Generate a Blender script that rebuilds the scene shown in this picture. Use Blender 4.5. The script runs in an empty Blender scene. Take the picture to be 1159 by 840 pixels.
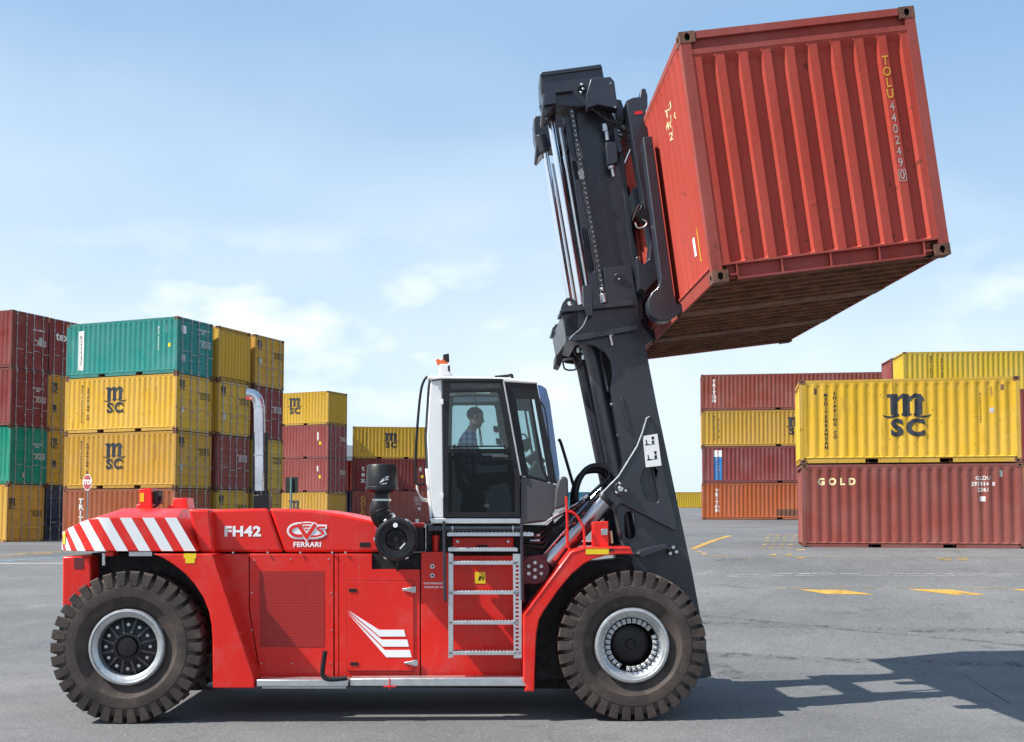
import bpy, bmesh, math, random
from mathutils import Vector, Matrix
from mathutils.geometry import tessellate_polygon
random.seed(7)
S = bpy.context.scene
COL = S.collection
R = math.radians

# ------------------------------------------------------------------ camera
F = 1300.0; CX = 579.5; HZ = 582.0; CAMH = 2.42; PITCH = R(3.5)
PY0 = HZ - F * math.tan(PITCH)
def ray(px, py):
    u = (px - CX) / F; v = (PY0 - py) / F
    return Vector((u, math.cos(PITCH) - v * math.sin(PITCH), math.sin(PITCH) + v * math.cos(PITCH)))
CAM = Vector((0, 0, CAMH))
def at(px, py, Y):
    d = ray(px, py); return CAM + d * (Y / d.y)

def lerp_pts(pts, y):
    if y <= pts[0][0]: return pts[0][1]
    for (a, za), (b, zb) in zip(pts, pts[1:]):
        if y <= b: return za + (zb - za) * (y - a) / (b - a)
    return pts[-1][1]
LP = [(18, 0), (43, 1.03), (62, 1.05), (80, 1.6), (92, 1.72), (180, 2.4), (3000, 2.6)]
RP = [(18, 0), (30.5, 1.43), (38, 1.53), (62, 1.78), (68, 1.8), (76, 2.05), (82, 2.08), (170, 3.34), (182, 3.38), (3000, 3.4)]
def tz(x, y):
    a = min(1, max(0, (x + 8) / 16)); a = a * a * (3 - 2 * a)
    k = 1.2 if y < 40 else 2.5
    z = 0
    for dy in (-k, -k / 2, 0, k / 2, k):
        z += (1 - a) * lerp_pts(LP, y + dy) + a * lerp_pts(RP, y + dy)
    return z / 5
def ground(px, py):
    d = ray(px, py); t = 5.0
    while t < 900:
        p = CAM + d * t
        if p.z <= tz(p.x, p.y):
            lo, hi = t - .3, t
            for _ in range(24):
                m = (lo + hi) / 2; p = CAM + d * m
                if p.z <= tz(p.x, p.y): hi = m
                else: lo = m
            return CAM + d * hi
        t += .3
    return CAM + d * 900

# ------------------------------------------------------------------ materials
def new_mat(name):
    m = bpy.data.materials.new(name); m.use_nodes = True
    nt = m.node_tree; nt.nodes.clear()
    out = nt.nodes.new('ShaderNodeOutputMaterial'); b = nt.nodes.new('ShaderNodeBsdfPrincipled')
    nt.links.new(b.outputs[0], out.inputs[0])
    return m, nt, b
def N(nt, t, **kw):
    n = nt.nodes.new(t)
    for k, v in kw.items(): setattr(n, k, v)
    return n
def math_(nt, op, a, b=None, clamp=False):
    n = N(nt, 'ShaderNodeMath', operation=op, use_clamp=clamp)
    for i, v in enumerate((a, b)):
        if v is None: continue
        if isinstance(v, (int, float)): n.inputs[i].default_value = v
        else: nt.links.new(v, n.inputs[i])
    return n.outputs[0]
def mixc(nt, fac, a, b, blend='MIX'):
    n = N(nt, 'ShaderNodeMix', data_type='RGBA', blend_type=blend)
    for i, v in ((0, fac), (6, a), (7, b)):
        if isinstance(v, (int, float)): n.inputs[i].default_value = v
        elif isinstance(v, tuple): n.inputs[i].default_value = (*v[:3], 1)
        else: nt.links.new(v, n.inputs[i])
    return n.outputs[2]
def noise(nt, vec, scale, detail=4, rough=.55):
    n = N(nt, 'ShaderNodeTexNoise'); n.inputs['Scale'].default_value = scale
    n.inputs['Detail'].default_value = detail; n.inputs['Roughness'].default_value = rough
    if vec is not None: nt.links.new(vec, n.inputs['Vector'])
    return n.outputs[0]
def mrange(nt, v, a, b, c=0., d=1.):
    n = N(nt, 'ShaderNodeMapRange'); n.clamp = True
    nt.links.new(v, n.inputs[0])
    for i, x in enumerate((a, b, c, d)): n.inputs[i + 1].default_value = x
    return n.outputs[0]
def objvec(nt, scale=(1, 1, 1), rnd=True):
    tc = N(nt, 'ShaderNodeTexCoord'); mp = N(nt, 'ShaderNodeMapping')
    nt.links.new(tc.outputs['Object'], mp.inputs[0]); mp.inputs['Scale'].default_value = scale
    if rnd:
        oi = N(nt, 'ShaderNodeObjectInfo'); k = math_(nt, 'MULTIPLY', oi.outputs['Random'], 37.)
        c = N(nt, 'ShaderNodeCombineXYZ')
        for i in range(3): nt.links.new(k, c.inputs[i])
        nt.links.new(c.outputs[0], mp.inputs['Location'])
    return mp.outputs[0]
def bump(nt, b, h, strength, dist=.01):
    n = N(nt, 'ShaderNodeBump'); n.inputs['Strength'].default_value = strength; n.inputs['Distance'].default_value = dist
    nt.links.new(h, n.inputs['Height']); nt.links.new(n.outputs[0], b.inputs['Normal'])
def M(name, col, rough=.5, metal=0., coat=0., var=.12, scale=5, dirt=None, damt=.0, bmp=0., bscale=60, spec=.5):
    m, nt, b = new_mat(name)
    v = objvec(nt)
    n1 = noise(nt, v, scale, 5)
    c = mixc(nt, mrange(nt, n1, .3, .7), tuple(x * (1 - var) for x in col), tuple(min(1, x * (1 + var)) for x in col))
    if dirt:
        n2 = noise(nt, v, scale * 2.3, 8, .65)
        c = mixc(nt, mrange(nt, n2, .48, .75, 0, damt), c, dirt)
    nt.links.new(c, b.inputs['Base Color'])
    nt.links.new(mrange(nt, noise(nt, v, scale * 3, 4), .3, .7, max(.02, rough * .8), min(1, rough * 1.25)), b.inputs['Roughness'])
    b.inputs['Metallic'].default_value = metal
    b.inputs['Coat Weight'].default_value = coat; b.inputs['Coat Roughness'].default_value = .08
    b.inputs['Specular IOR Level'].default_value = spec
    if bmp: bump(nt, b, noise(nt, v, bscale, 3), bmp)
    return m

RUST = (.13, .05, .022)
def cpaint(name, col, wear=.5, rough=.64, chalk=.3):
    m, nt, b = new_mat(name)
    v = objvec(nt); vs = objvec(nt, (5, 5, .35))
    fade = tuple(min(1, x * .82 + .09) for x in col)
    c = mixc(nt, mrange(nt, noise(nt, v, .9, 6), .35, .7, 0, chalk * 1.6), col, fade)
    c = mixc(nt, mrange(nt, noise(nt, vs, 1.3, 5), .42, .75, 0, .35), c, tuple(x * .68 for x in col))
    st = math_(nt, 'MULTIPLY', mrange(nt, noise(nt, vs, 2.2, 6, .6), .56, .74), mrange(nt, noise(nt, v, 1.1, 3), .42, .68, 0, wear))
    c = mixc(nt, st, c, RUST)
    sp = math_(nt, 'MULTIPLY', mrange(nt, noise(nt, v, 9, 7, .62), .62, .68), mrange(nt, noise(nt, v, 1.7, 3), .4, .62, 0, wear * 1.3), True)
    c = mixc(nt, sp, c, (.10, .04, .02))
    nt.links.new(c, b.inputs['Base Color']); b.inputs['Roughness'].default_value = rough
    b.inputs['Specular IOR Level'].default_value = .18
    bump(nt, b, math_(nt, 'ADD', math_(nt, 'MULTIPLY', noise(nt, v, 14, 5), .35), math_(nt, 'MULTIPLY', noise(nt, v, 1.9, 3), 1.5)), .3, .018)
    return m
def glassmat(name, tint, refl=.12, rough=.02, gcol=(1, 1, 1)):
    m = bpy.data.materials.new(name); m.use_nodes = True; nt = m.node_tree; nt.nodes.clear()
    out = N(nt, 'ShaderNodeOutputMaterial'); tr = N(nt, 'ShaderNodeBsdfTransparent'); gl = N(nt, 'ShaderNodeBsdfGlossy')
    tr.inputs[0].default_value = (*tint, 1); gl.inputs['Roughness'].default_value = rough; gl.inputs[0].default_value = (*gcol, 1)
    fr = N(nt, 'ShaderNodeFresnel'); fr.inputs[0].default_value = 1.45
    f = math_(nt, 'ADD', math_(nt, 'MULTIPLY', fr.outputs[0], 1.0), refl - .04, True)
    mx = N(nt, 'ShaderNodeMixShader'); nt.links.new(f, mx.inputs[0]); nt.links.new(tr.outputs[0], mx.inputs[1]); nt.links.new(gl.outputs[0], mx.inputs[2])
    nt.links.new(mx.outputs[0], out.inputs[0]); return m

# ------------------------------------------------------------------ mesh builder
class MB:
    def __init__(s): s.bm = bmesh.new(); s.mats = []
    def mi(s, m):
        if m not in s.mats: s.mats.append(m)
        return s.mats.index(m)
    def face(s, vs, m):
        try: f = s.bm.faces.new(vs)
        except ValueError: return None
        f.material_index = s.mi(m); return f
    def pts(s, co): return [s.bm.verts.new(c) for c in co]
    def box(s, x0, x1, y0, y1, z0, z1, m, mtx=None):
        co = [Vector((x, y, z)) for z in (z0, z1) for y in (y0, y1) for x in (x0, x1)]
        if mtx: co = [mtx @ c for c in co]
        v = s.pts(co)
        for q in ((0, 2, 3, 1), (4, 5, 7, 6), (0, 1, 5, 4), (2, 6, 7, 3), (0, 4, 6, 2), (1, 3, 7, 5)): s.face([v[i] for i in q], m)
    def prism(s, poly, y0, y1, m, holes=(), mcap=None):
        mcap = mcap or m
        loops = [list(poly)] + [list(h) for h in holes]
        va, vb = [], []
        for lp in loops:
            va.append(s.pts([(p[0], y0, p[1]) for p in lp])); vb.append(s.pts([(p[0], y1, p[1]) for p in lp]))
        if holes:
            tri = tessellate_polygon([[Vector((p[0], p[1], 0)) for p in lp] for lp in loops])
            fa = [v for l in va for v in l]; fb = [v for l in vb for v in l]
            for t in tri:
                s.face([fa[i] for i in t], mcap); s.face([fb[i] for i in reversed(t)], m)
        else:
            s.face(va[0], mcap); s.face(list(reversed(vb[0])), m)
        for a, b in zip(va, vb):
            n = len(a)
            for i in range(n): s.face([a[i], a[(i + 1) % n], b[(i + 1) % n], b[i]], m)
    def rings(s, rings, m, closed=True, cap0=True, cap1=True):
        vs = [s.pts(r) for r in rings]; n = len(vs[0])
        for a, b in zip(vs, vs[1:]):
            for i in range(n if closed else n - 1): s.face([a[i], a[(i + 1) % n], b[(i + 1) % n], b[i]], m)
        if cap0: s.face(list(reversed(vs[0])), m)
        if cap1: s.face(vs[-1], m)
        return vs
    def cyl(s, p0, p1, r0, m, r1=None, seg=20, cap=True):
        p0 = Vector(p0); p1 = Vector(p1); r1 = r0 if r1 is None else r1
        d = (p1 - p0).normalized(); a = d.orthogonal().normalized(); b = d.cross(a)
        rr = [[p + (a * math.cos(2 * math.pi * i / seg) + b * math.sin(2 * math.pi * i / seg)) * r for i in range(seg)] for p, r in ((p0, r0), (p1, r1))]
        s.rings(rr, m, True, cap, cap)
    def tube(s, pts, r, m, seg=10, smooth=0, cap=True):
        pts = [Vector(p) for p in pts]
        if smooth:
            q = []
            e = [pts[0] * 2 - pts[1]] + pts + [pts[-1] * 2 - pts[-2]]
            for i in range(1, len(e) - 2):
                for k in range(smooth):
                    t = k / smooth; a, b, c, d = e[i - 1:i + 3]
                    q.append(.5 * ((2 * b) + (c - a) * t + (2 * a - 5 * b + 4 * c - d) * t * t + (3 * b - a - 3 * c + d) * t ** 3))
            q.append(pts[-1]); pts = q
        rad = r if isinstance(r, (list, tuple)) else [r] * len(pts)
        if len(rad) != len(pts):
            k = [i * (len(rad) - 1) / (len(pts) - 1) for i in range(len(pts))]
            rad = [rad[int(x)] * (1 - x % 1) + rad[min(int(x) + 1, len(rad) - 1)] * (x % 1) for x in k]
        rr = []; a = None
        for i, p in enumerate(pts):
            d = (pts[min(i + 1, len(pts) - 1)] - pts[max(i - 1, 0)]).normalized()
            if a is None: a = d.orthogonal().normalized()
            a = (a - d * a.dot(d)).normalized(); b = d.cross(a)
            rr.append([p + (a * math.cos(2 * math.pi * j / seg) + b * math.sin(2 * math.pi * j / seg)) * rad[i] for j in range(seg)])
        s.rings(rr, m, True, cap, cap)
    def lathe(s, prof, cx, cz, m, seg=64, y0=0, flip=1, close=False, a0=0, caps=False):
        rr = []
        for i in range(seg):
            a = a0 + 2 * math.pi * i / seg
            rr.append([(cx + r * math.cos(a), y0 + flip * v, cz + r * math.sin(a)) for r, v in prof])
        vs = [s.pts(q) for q in rr]; k = len(prof)
        for i in range(seg):
            A = vs[i]; B = vs[(i + 1) % seg]
            for j in range(k if close else k - 1): s.face([A[j], A[(j + 1) % k], B[(j + 1) % k], B[j]], m)
        if caps:
            if prof[0][0] > 1e-4: s.face([v[0] for v in vs], m)
            if prof[-1][0] > 1e-4: s.face([v[-1] for v in reversed(vs)], m)
    def build(s, name, parent=None, bevel=0., seg=2, angle=35, recalc=True, mesh_only=False):
        bmesh.ops.remove_doubles(s.bm, verts=s.bm.verts, dist=1e-6)
        if recalc: bmesh.ops.recalc_face_normals(s.bm, faces=s.bm.faces)
        me = bpy.data.meshes.new(name); s.bm.to_mesh(me); s.bm.free()
        for m in s.mats: me.materials.append(m)
        me.polygons.foreach_set('use_smooth', [True] * len(me.polygons))
        me.set_sharp_from_angle(angle=R(angle))
        if mesh_only: return me
        o = bpy.data.objects.new(name, me); COL.objects.link(o)
        if parent: o.parent = parent
        if bevel:
            b = o.modifiers.new('bevel', 'BEVEL'); b.width = bevel; b.segments = seg; b.limit_method = 'ANGLE'; b.angle_limit = R(38)
            b.use_clamp_overlap = True
        return o
def tag(o, label=None, cat=None, group=None, kind=None):
    for k, v in (('label', label), ('category', cat), ('group', group), ('kind', kind)):
        if v: o[k] = v
    return o
def empty(name, loc=(0, 0, 0), parent=None):
    o = bpy.data.objects.new(name, None); COL.objects.link(o); o.location = loc; o.empty_display_size = .3
    if parent: o.parent = parent
    return o
_txt = {}
def text_mesh(body, size, bold=0., align='CENTER', line=1., sx=1.):
    """flat text as (verts2d, faces)"""
    key = (body, size, bold, align, line, sx)
    if key in _txt: return _txt[key]
    c = bpy.data.curves.new('text', 'FONT'); c.body = body; c.size = size; c.align_x = align; c.align_y = 'CENTER'
    c.offset = bold; c.space_line = line; c.space_character = 1 + bold / size * 2.2; c.resolution_u = 3
    o = bpy.data.objects.new('text', c); COL.objects.link(o)
    bpy.context.view_layer.update()
    dg = bpy.context.evaluated_depsgraph_get()
    me = bpy.data.meshes.new_from_object(o.evaluated_get(dg))
    r = ([(v.co.x * sx, v.co.y) for v in me.vertices], [list(p.vertices) for p in me.polygons])
    bpy.data.objects.remove(o); bpy.data.curves.remove(c); bpy.data.meshes.remove(me)
    _txt[key] = r
    return r
def stroke(pts, w):
    """2d polyline -> quads (verts, faces); w width or list"""
    n = len(pts); ws = w if isinstance(w, (list, tuple)) else [w] * n
    vs = []
    for i, p in enumerate(pts):
        a = Vector(pts[max(i - 1, 0)]); b = Vector(pts[min(i + 1, n - 1)]); d = (b - a).normalized()
        nn = Vector((-d.y, d.x)); P = Vector(p)
        if 0 < i < n - 1:
            d1 = (P - a).normalized(); d2 = (b - P).normalized()
            k = 1 / max(.5, math.sqrt(max(.01, (1 + d1.dot(d2)) / 2)))
        else: k = 1
        vs += [tuple(P + nn * ws[i] / 2 * k), tuple(P - nn * ws[i] / 2 * k)]
    return vs, [[2 * i, 2 * i + 1, 2 * i + 3, 2 * i + 2] for i in range(n - 1)]
def arc(cx, cy, rx, ry, a0, a1, n=16):
    return [(cx + rx * math.cos(R(a0 + (a1 - a0) * i / n)), cy + ry * math.sin(R(a0 + (a1 - a0) * i / n))) for i in range(n + 1)]
def msc_logo():
    """list of 2d (verts, faces); 1 m wide m, origin at logo centre"""
    L = []
    def off(sh, dx, dy): return ([(x + dx, y + dy) for x, y in sh[0]], sh[1])
    oy = .10
    def rect(a, b, c, d): return ([(a, c), (b, c), (b, d), (a, d)], [[0, 1, 2, 3]])
    for a, b, top in ((-.40, -.21, .50), (-.09, .10, .46), (.22, .41, .42)): L.append(off(rect(a, b, 0, top), 0, oy))
    L.append(off(([(-.48, .47), (-.40, .47), (-.21, .50), (-.21, .56), (-.48, .56)], [[0, 1, 2, 3, 4]]), 0, oy))
    for x0 in (-.21, .10):
        L.append(off(stroke([(x0 - .01, .38), (x0 + .05, .47), (x0 + .14, .515), (x0 + .23, .49), (x0 + .27, .41), (x0 + .275, .36)], [.05, .08, .11, .14, .16, .17]), 0, oy))
    L.append(off(stroke([(-.60, -.01), (-.5, -.05), (-.38, -.055), (-.25, -.02), (-.2, .03)], [.02, .05, .06, .07, .09]), 0, oy))
    L.append(off(stroke([(-.12, .02), (0, -.02), (.13, .02)], [.05, .06, .05]), 0, oy))
    L.append(off(stroke([(.2, .03), (.27, -.02), (.4, -.055), (.53, -.05), (.63, 0)], [.09, .07, .06, .05, .02]), 0, oy))
    for ch, x in (('S', -.24), ('C', .23)):
        t = text_mesh(ch, .6, .028, sx=1.12)
        ys = [q[1] for q in t[0]]; xs = [q[0] for q in t[0]]
        cy = (max(ys) + min(ys)) / 2; cx = (max(xs) + min(xs)) / 2
        L.append(off(t, x - cx, -.235 - cy))
    return L
# ------------------------------------------------------------------ containers
W = 2.44
MT = {}
MT['alu'] = M('aluminium', (.62, .63, .64), .38, .9, var=.1, scale=9)
MT['steel'] = M('galvanised rod', (.36, .36, .35), .5, .6, var=.25, scale=4, dirt=RUST, damt=.5)
MT['gap'] = M('black gap', (.008, .008, .009), .8, var=0)
MT['rustcast'] = M('rusty casting', (.17, .075, .045), .75, .1, var=.35, scale=9, dirt=(.07, .05, .04), damt=.8, bmp=.3)
MT['floor'] = M('rusty underside', (.19, .078, .036), .85, var=.45, scale=4, dirt=(.08, .04, .02), damt=.8, bmp=.4, bscale=30)
MT['white_ink'] = M('white marking', (.72, .70, .66), .6, var=.15, scale=8)
MT['black_ink'] = M('black marking', (.015, .017, .02), .55, var=.3, scale=6)
MT['navy_ink'] = M('navy marking', (.016, .022, .034), .5, var=.35, scale=4, dirt=(.10, .09, .06), damt=.35)
MT['cream_ink'] = M('cream marking', (.75, .60, .33), .6, var=.12)
MT['gold_ink'] = M('ochre marking', (.62, .30, .02), .6, var=.12)
MT['blue_banner'] = M('blue banner', (.02, .16, .42), .5, var=.1)
MT['sticker_yellow'] = M('yellow sticker', (.85, .60, .01), .4, var=.06)
MT['sticker_grey'] = M('grey placard', (.42, .42, .40), .5, var=.25, scale=15)

class Tmpl:
    def __init__(s, L, H, door='xL', pitch=.278, end_pitch=.245, header=True):
        s.L, s.H, s.door, s.blank = L, H, door, ('x0' if door == 'xL' else 'xL')
        s.parts = []           # (name, mesh, role, parent index or None)
        s.mk(pitch, end_pitch)
    def map(s, side, u, w, d):
        L = s.L
        return {'x0': (d, W - u, w), 'xL': (L - d, u, w), 'y0': (u, d, w), 'yW': (L - u, W - d, w)}[side]
    def prof(s, side):
        if side in ('y0', 'yW'): a, b, p, dep = .10, s.L - .10, s.pitch, .036
        else: a, b, p, dep = .11, W - .11, s.end_pitch, .052
        n = round((b - a - .05) / p); p = (b - a) / (n + .28)
        e1, e2, e3 = (.28, .50, .78) if side in ('y0', 'yW') else (.36, .48, .88)
        r = [(a, .012)]; x = a
        for i in range(n):
            x0 = a + i * p
            r += [(x0 + e1 * p, .012), (x0 + e2 * p, .012 + dep), (x0 + e3 * p, .012 + dep), (x0 + p, .012)]
        return r + [(b, .012)]
    def depth(s, side, u):
        if side == s.door: return .05
        p = s.prof(side)
        return lerp_pts(p, u)
    def add(s, name, mb, role, parent=None):
        s.parts.append((name, mb.build(name, mesh_only=True), role, parent)); return len(s.parts) - 1
    def sbox(s, mb, side, u0, u1, w0, w1, d0, d1, m):
        co = [s.map(side, u, w, d) for w in (w0, w1) for d in (d0, d1) for u in (u0, u1)]
        v = mb.pts(co)
        for q in ((0, 2, 3, 1), (4, 5, 7, 6), (0, 1, 5, 4), (2, 6, 7, 3), (0, 4, 6, 2), (1, 3, 7, 5)): mb.face([v[i] for i in q], m)
    def mk(s, pitch, end_pitch):
        s.pitch, s.end_pitch = pitch, end_pitch
        L, H = s.L, s.H; P = MT['gap']
        # frame: posts, rails
        f = MB(); cw = .118
        for x in (0, L):
            for y in (0, W):
                sx = 1 if x == 0 else -1; sy = 1 if y == 0 else -1
                xs = sorted((x + sx * .004, x + sx * .11)); ys = sorted((y + sy * .004, y + sy * .11))
                f.box(*xs, *ys, cw, H - cw, P)
        for side in ('y0', 'yW'):
            s.sbox(f, side, .17, L - .17, H - .075, H - .008, .008, .07, P)
            mid = L / 2; pk = [(mid - 1.2, mid - .84), (mid + .84, mid + 1.2)]
            e = [.17, pk[0][0], pk[0][1], pk[1][0], pk[1][1], L - .17]
            for i in (0, 2, 4): s.sbox(f, side, e[i], e[i + 1], .02, .165, .02, .05, P)
            for a, b in pk: s.sbox(f, side, a, b, .135, .165, .02, .05, P)
            s.sbox(f, side, .112, L - .112, .165, .18, .008, .06, P)
        e = s.blank
        s.sbox(f, e, .17, W - .17, H - .08, H - .006, .006, .09, P)
        s.sbox(f, e, .112, W - .112, H - .19, H - .082, .065, .09, P)
        s.sbox(f, e, .112, W - .112, H - .245, H - .192, .006, .09, P)
        s.sbox(f, e, .112, W - .112, .165, .185, .004, .08, P)
        s.sbox(f, e, .17, W - .17, .03, .163, .07, .09, P)
        s.sbox(f, e, .26, W - .26, .012, .028, .004, .09, P)
        for g in (.26, .72, 1.22, 1.72, W - .26): s.sbox(f, e, g - .006, g + .006, .030, .163, .006, .069, P)
        for g in (.182, W - .26): s.sbox(f, e, g, g + .075, .055, .07, .004, .069, P)
        d = s.door
        s.sbox(f, d, .17, W - .17, H - .11, H - .006, .006, .09, P)
        s.sbox(f, d, .17, W - .17, .015, .13, .006, .09, P)
        s.frame = s.add('frame', f, 'post')
        # castings
        for x in ('x0', 'xL'):
            for u in (0, 1):
                for top in (0, 1):
                    c = MB(); z0 = H - cw if top else 0; z1 = z0 + cw; zc = (z0 + z1) / 2
                    u0, u1 = (0, .162) if u == 0 else (W - .162, W); uc = (u0 + u1) / 2
                    m = MT['rustcast']; g = MT['gap']
                    def plate(fn, hw, hh, au, bu, aw, bw, d0, d1):
                        ou = [(au, aw), (bu, aw), (bu, bw), (au, bw)]
                        cu, cz_ = (au + bu) / 2, (aw + bw) / 2
                        ho = [(cu + hw * math.cos(t * math.pi / 7), cz_ + hh * math.sin(t * math.pi / 7)) for t in range(14)]
                        tri = tessellate_polygon([[Vector((p[0], p[1], 0)) for p in l] for l in (ou, ho)])
                        A = c.pts([fn(p[0], p[1], d0) for p in ou + ho]); B = c.pts([fn(p[0], p[1], d1) for p in ou + ho])
                        for t in tri: c.face([A[i] for i in t], m); c.face([B[i] for i in reversed(t)], m)
                        for st, n in ((0, 4), (4, 14)):
                            for i in range(n): c.face([A[st + i], A[st + (i + 1) % n], B[st + (i + 1) % n], B[st + i]], m)
                    plate(lambda a, b, dd: s.map(x, a, b, dd), .03, .04, u0, u1, z0, z1, 0, .014)
                    near = (x == 'x0') == (u == 1)     # y side of this casting
                    side = 'y0' if near else 'yW'
                    us = (0, L) if True else None
                    xa = .0145; xb = .178
                    left = (side == 'y0') == (x == 'x0')
                    if left: plate(lambda a, b, dd: s.map(side, a, b, dd), .04, .032, xa, xb, z0, z1, 0, .014)
                    else: plate(lambda a, b, dd: s.map(side, a, b, dd), .04, .032, L - xb, L - xa, z0, z1, 0, .014)
                    # dark core and inner closing block
                    ua, ub = (u0 + .015, u1) if u == 0 else (u0, u1 - .015)
                    s.sbox(c, x, ua, ub, z0 + .012, z1 - .012, .05, .178, g)
                    za, zb = (z1 - .012, z1 - .001) if top else (z0 + .001, z0 + .012)
                    s.sbox(c, x, ua, ub, za, zb, .0145, .178, m)
                    za, zb = (z0 + .001, z0 + .012) if top else (z1 - .012, z1 - .001)
                    s.sbox(c, x, ua, ub, za, zb, .0145, .178, m)
                    vb = (u1 - .012, u1) if u == 0 else (u0, u0 + .012)
                    s.sbox(c, x, *vb, z0 + .0125, z1 - .0125, .0145, .049, m)
                    s.add('corner_casting', c, 'cast')
        # corrugated walls
        for side, nm, z0, z1 in (('y0', 'side_wall', .18, H - .075), ('yW', 'side_wall', .18, H - .075), (s.blank, 'end_wall', .185, H - .245)):
            w = MB(); pr = s.prof(side)
            hh = .09
            rows = []
            for z, k in ((z0, 0), (z0 + .02, 1), (z1 - hh, 1), (z1 - .02, .0), (z1, 0)):
                rows.append(w.pts([s.map(side, u, z, .012 + (dd - .012) * k if k < 1 else dd) for u, dd in pr]))
            for a, b in zip(rows, rows[1:]):
                for i in range(len(pr) - 1): w.face([a[i], a[i + 1], b[i + 1], b[i]], P)
            s.add(nm, w, 'paint')
        r = MB()
        n = int(L / .5); xs = [.18 + (L - .36) * i / (4 * n) for i in range(4 * n + 1)]
        zz = [H - .022, H - .022, H - .045, H - .045]
        top = [[(x, y, zz[i % 4]) for i, x in enumerate(xs)] for y in (.07, W - .07)]
        a, b = r.pts(top[0]), r.pts(top[1])
        for i in range(len(xs) - 1): r.face([a[i], a[i + 1], b[i + 1], b[i]], P)
        s.add('roof', r, 'paint')
        fl = MB(); g = MT['floor']
        fl.box(.09, L - .09, .05, W - .05, .14, .165, g)
        k = int(L / .285)
        for i in range(k):
            x = .2 + (L - .4) * i / (k - 1)
            fl.box(x - .004, x + .004, .051, W - .051, .03, .139, g); fl.box(x - .004, x + .046, .051, W - .051, .021, .0295, g)
        for pa, pb in ((L / 2 - 1.2, L / 2 - .84), (L / 2 + .84, L / 2 + 1.2)): fl.box(pa, pb, .022, W - .022, .0145, .0195, g); fl.box(pa - .006, pa, .022, W - .022, .0196, .1395, g); fl.box(pb, pb + .006, .022, W - .022, .0196, .1395, g)
        s.add('floor', fl, 'floor')
        # doors
        for k, (u0, u1) in enumerate(((.118, W / 2 - .006), (W / 2 + .006, W - .118))):
            dm = MB(); z0, z1 = .135, H - .115; hw = (z1 - z0)
            zs = [z0, z0 + .09]; ds = [.03, .03]; nn = 5; ph = (hw - .18) / nn
            for i in range(nn):
                b0 = z0 + .09 + i * ph
                zs += [b0 + .03, b0 + .07, b0 + ph - .07, b0 + ph - .03]; ds += [.03, .06, .06, .03]
            zs += [z1]; ds += [.03]
            ul = [(u0, 0), (u0 + .07, 0), (u0 + .1, 1), (u1 - .1, 1), (u1 - .07, 0), (u1, 0)]
            rows = [dm.pts([s.map(d, u, z, .03 + (dd - .03) * q) for u, q in ul]) for z, dd in zip(zs, ds)]
            for a, b in zip(rows, rows[1:]):
                for i in range(len(ul) - 1): dm.face([a[i], a[i + 1], b[i + 1], b[i]], P)
            for ua, ub in ((u0 - .004, u0), (u1, u1 + .004)): s.sbox(dm, d, ua, ub, z0, z1, .03, .08, P)
            di = s.add('door', dm, 'paint')
            for ur in (u0 + .24, u1 - .24):
                rm = MB(); m = MT['steel']
                rm.cyl(s.map(d, ur, .03, .004), s.map(d, ur, H - .03, .004), .017, m, seg=8)
                for zq in (.14, .62, 1.3, H - .62, H - .16): s.sbox(rm, d, ur - .05, ur + .05, zq - .035, zq + .035, .008, .029, m)
                for zq in (.05, H - .05): s.sbox(rm, d, ur - .06, ur + .06, zq - .03, zq + .03, -.018, .005, m)
                hz = .98 if ur == u0 + .24 else .88
                s.sbox(rm, d, ur + .02, ur + .40, hz, hz + .03, -.004, .012, m)
                s.add('lock_rod', rm, 'metal', di)
    def shapes(s, o, name, side, items, mat, parent):
        """items: list of 2d (verts, faces) already placed in (u, w); drapes them on the side"""
        mb = MB(); br = [] if side == s.door else [u for u, _ in s.prof(side)]
        for li, (vs, fs) in enumerate(items):
            b = bmesh.new(); bv = [b.verts.new((x, y, 0)) for x, y in vs]
            for f in fs:
                try: b.faces.new([bv[i] for i in f])
                except ValueError: pass
            xs = [v[0] for v in vs]; x0, x1 = min(xs), max(xs)
            for u in br:
                if x0 < u < x1: bmesh.ops.bisect_plane(b, geom=b.verts[:] + b.edges[:] + b.faces[:], plane_co=(u, 0, 0), plane_no=(1, 0, 0))
            lift = .004 + .0012 * li if len(items) < 40 else .004
            mp = {v: mb.bm.verts.new(s.map(side, v.co.x, v.co.y, (s.depth(side, v.co.x) if side != s.door else .03) - lift)) for v in b.verts}
            for f in b.faces: mb.face([mp[v] for v in f.verts], mat)
            b.free()
        return mb.build(name, parent, recalc=False)

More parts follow.
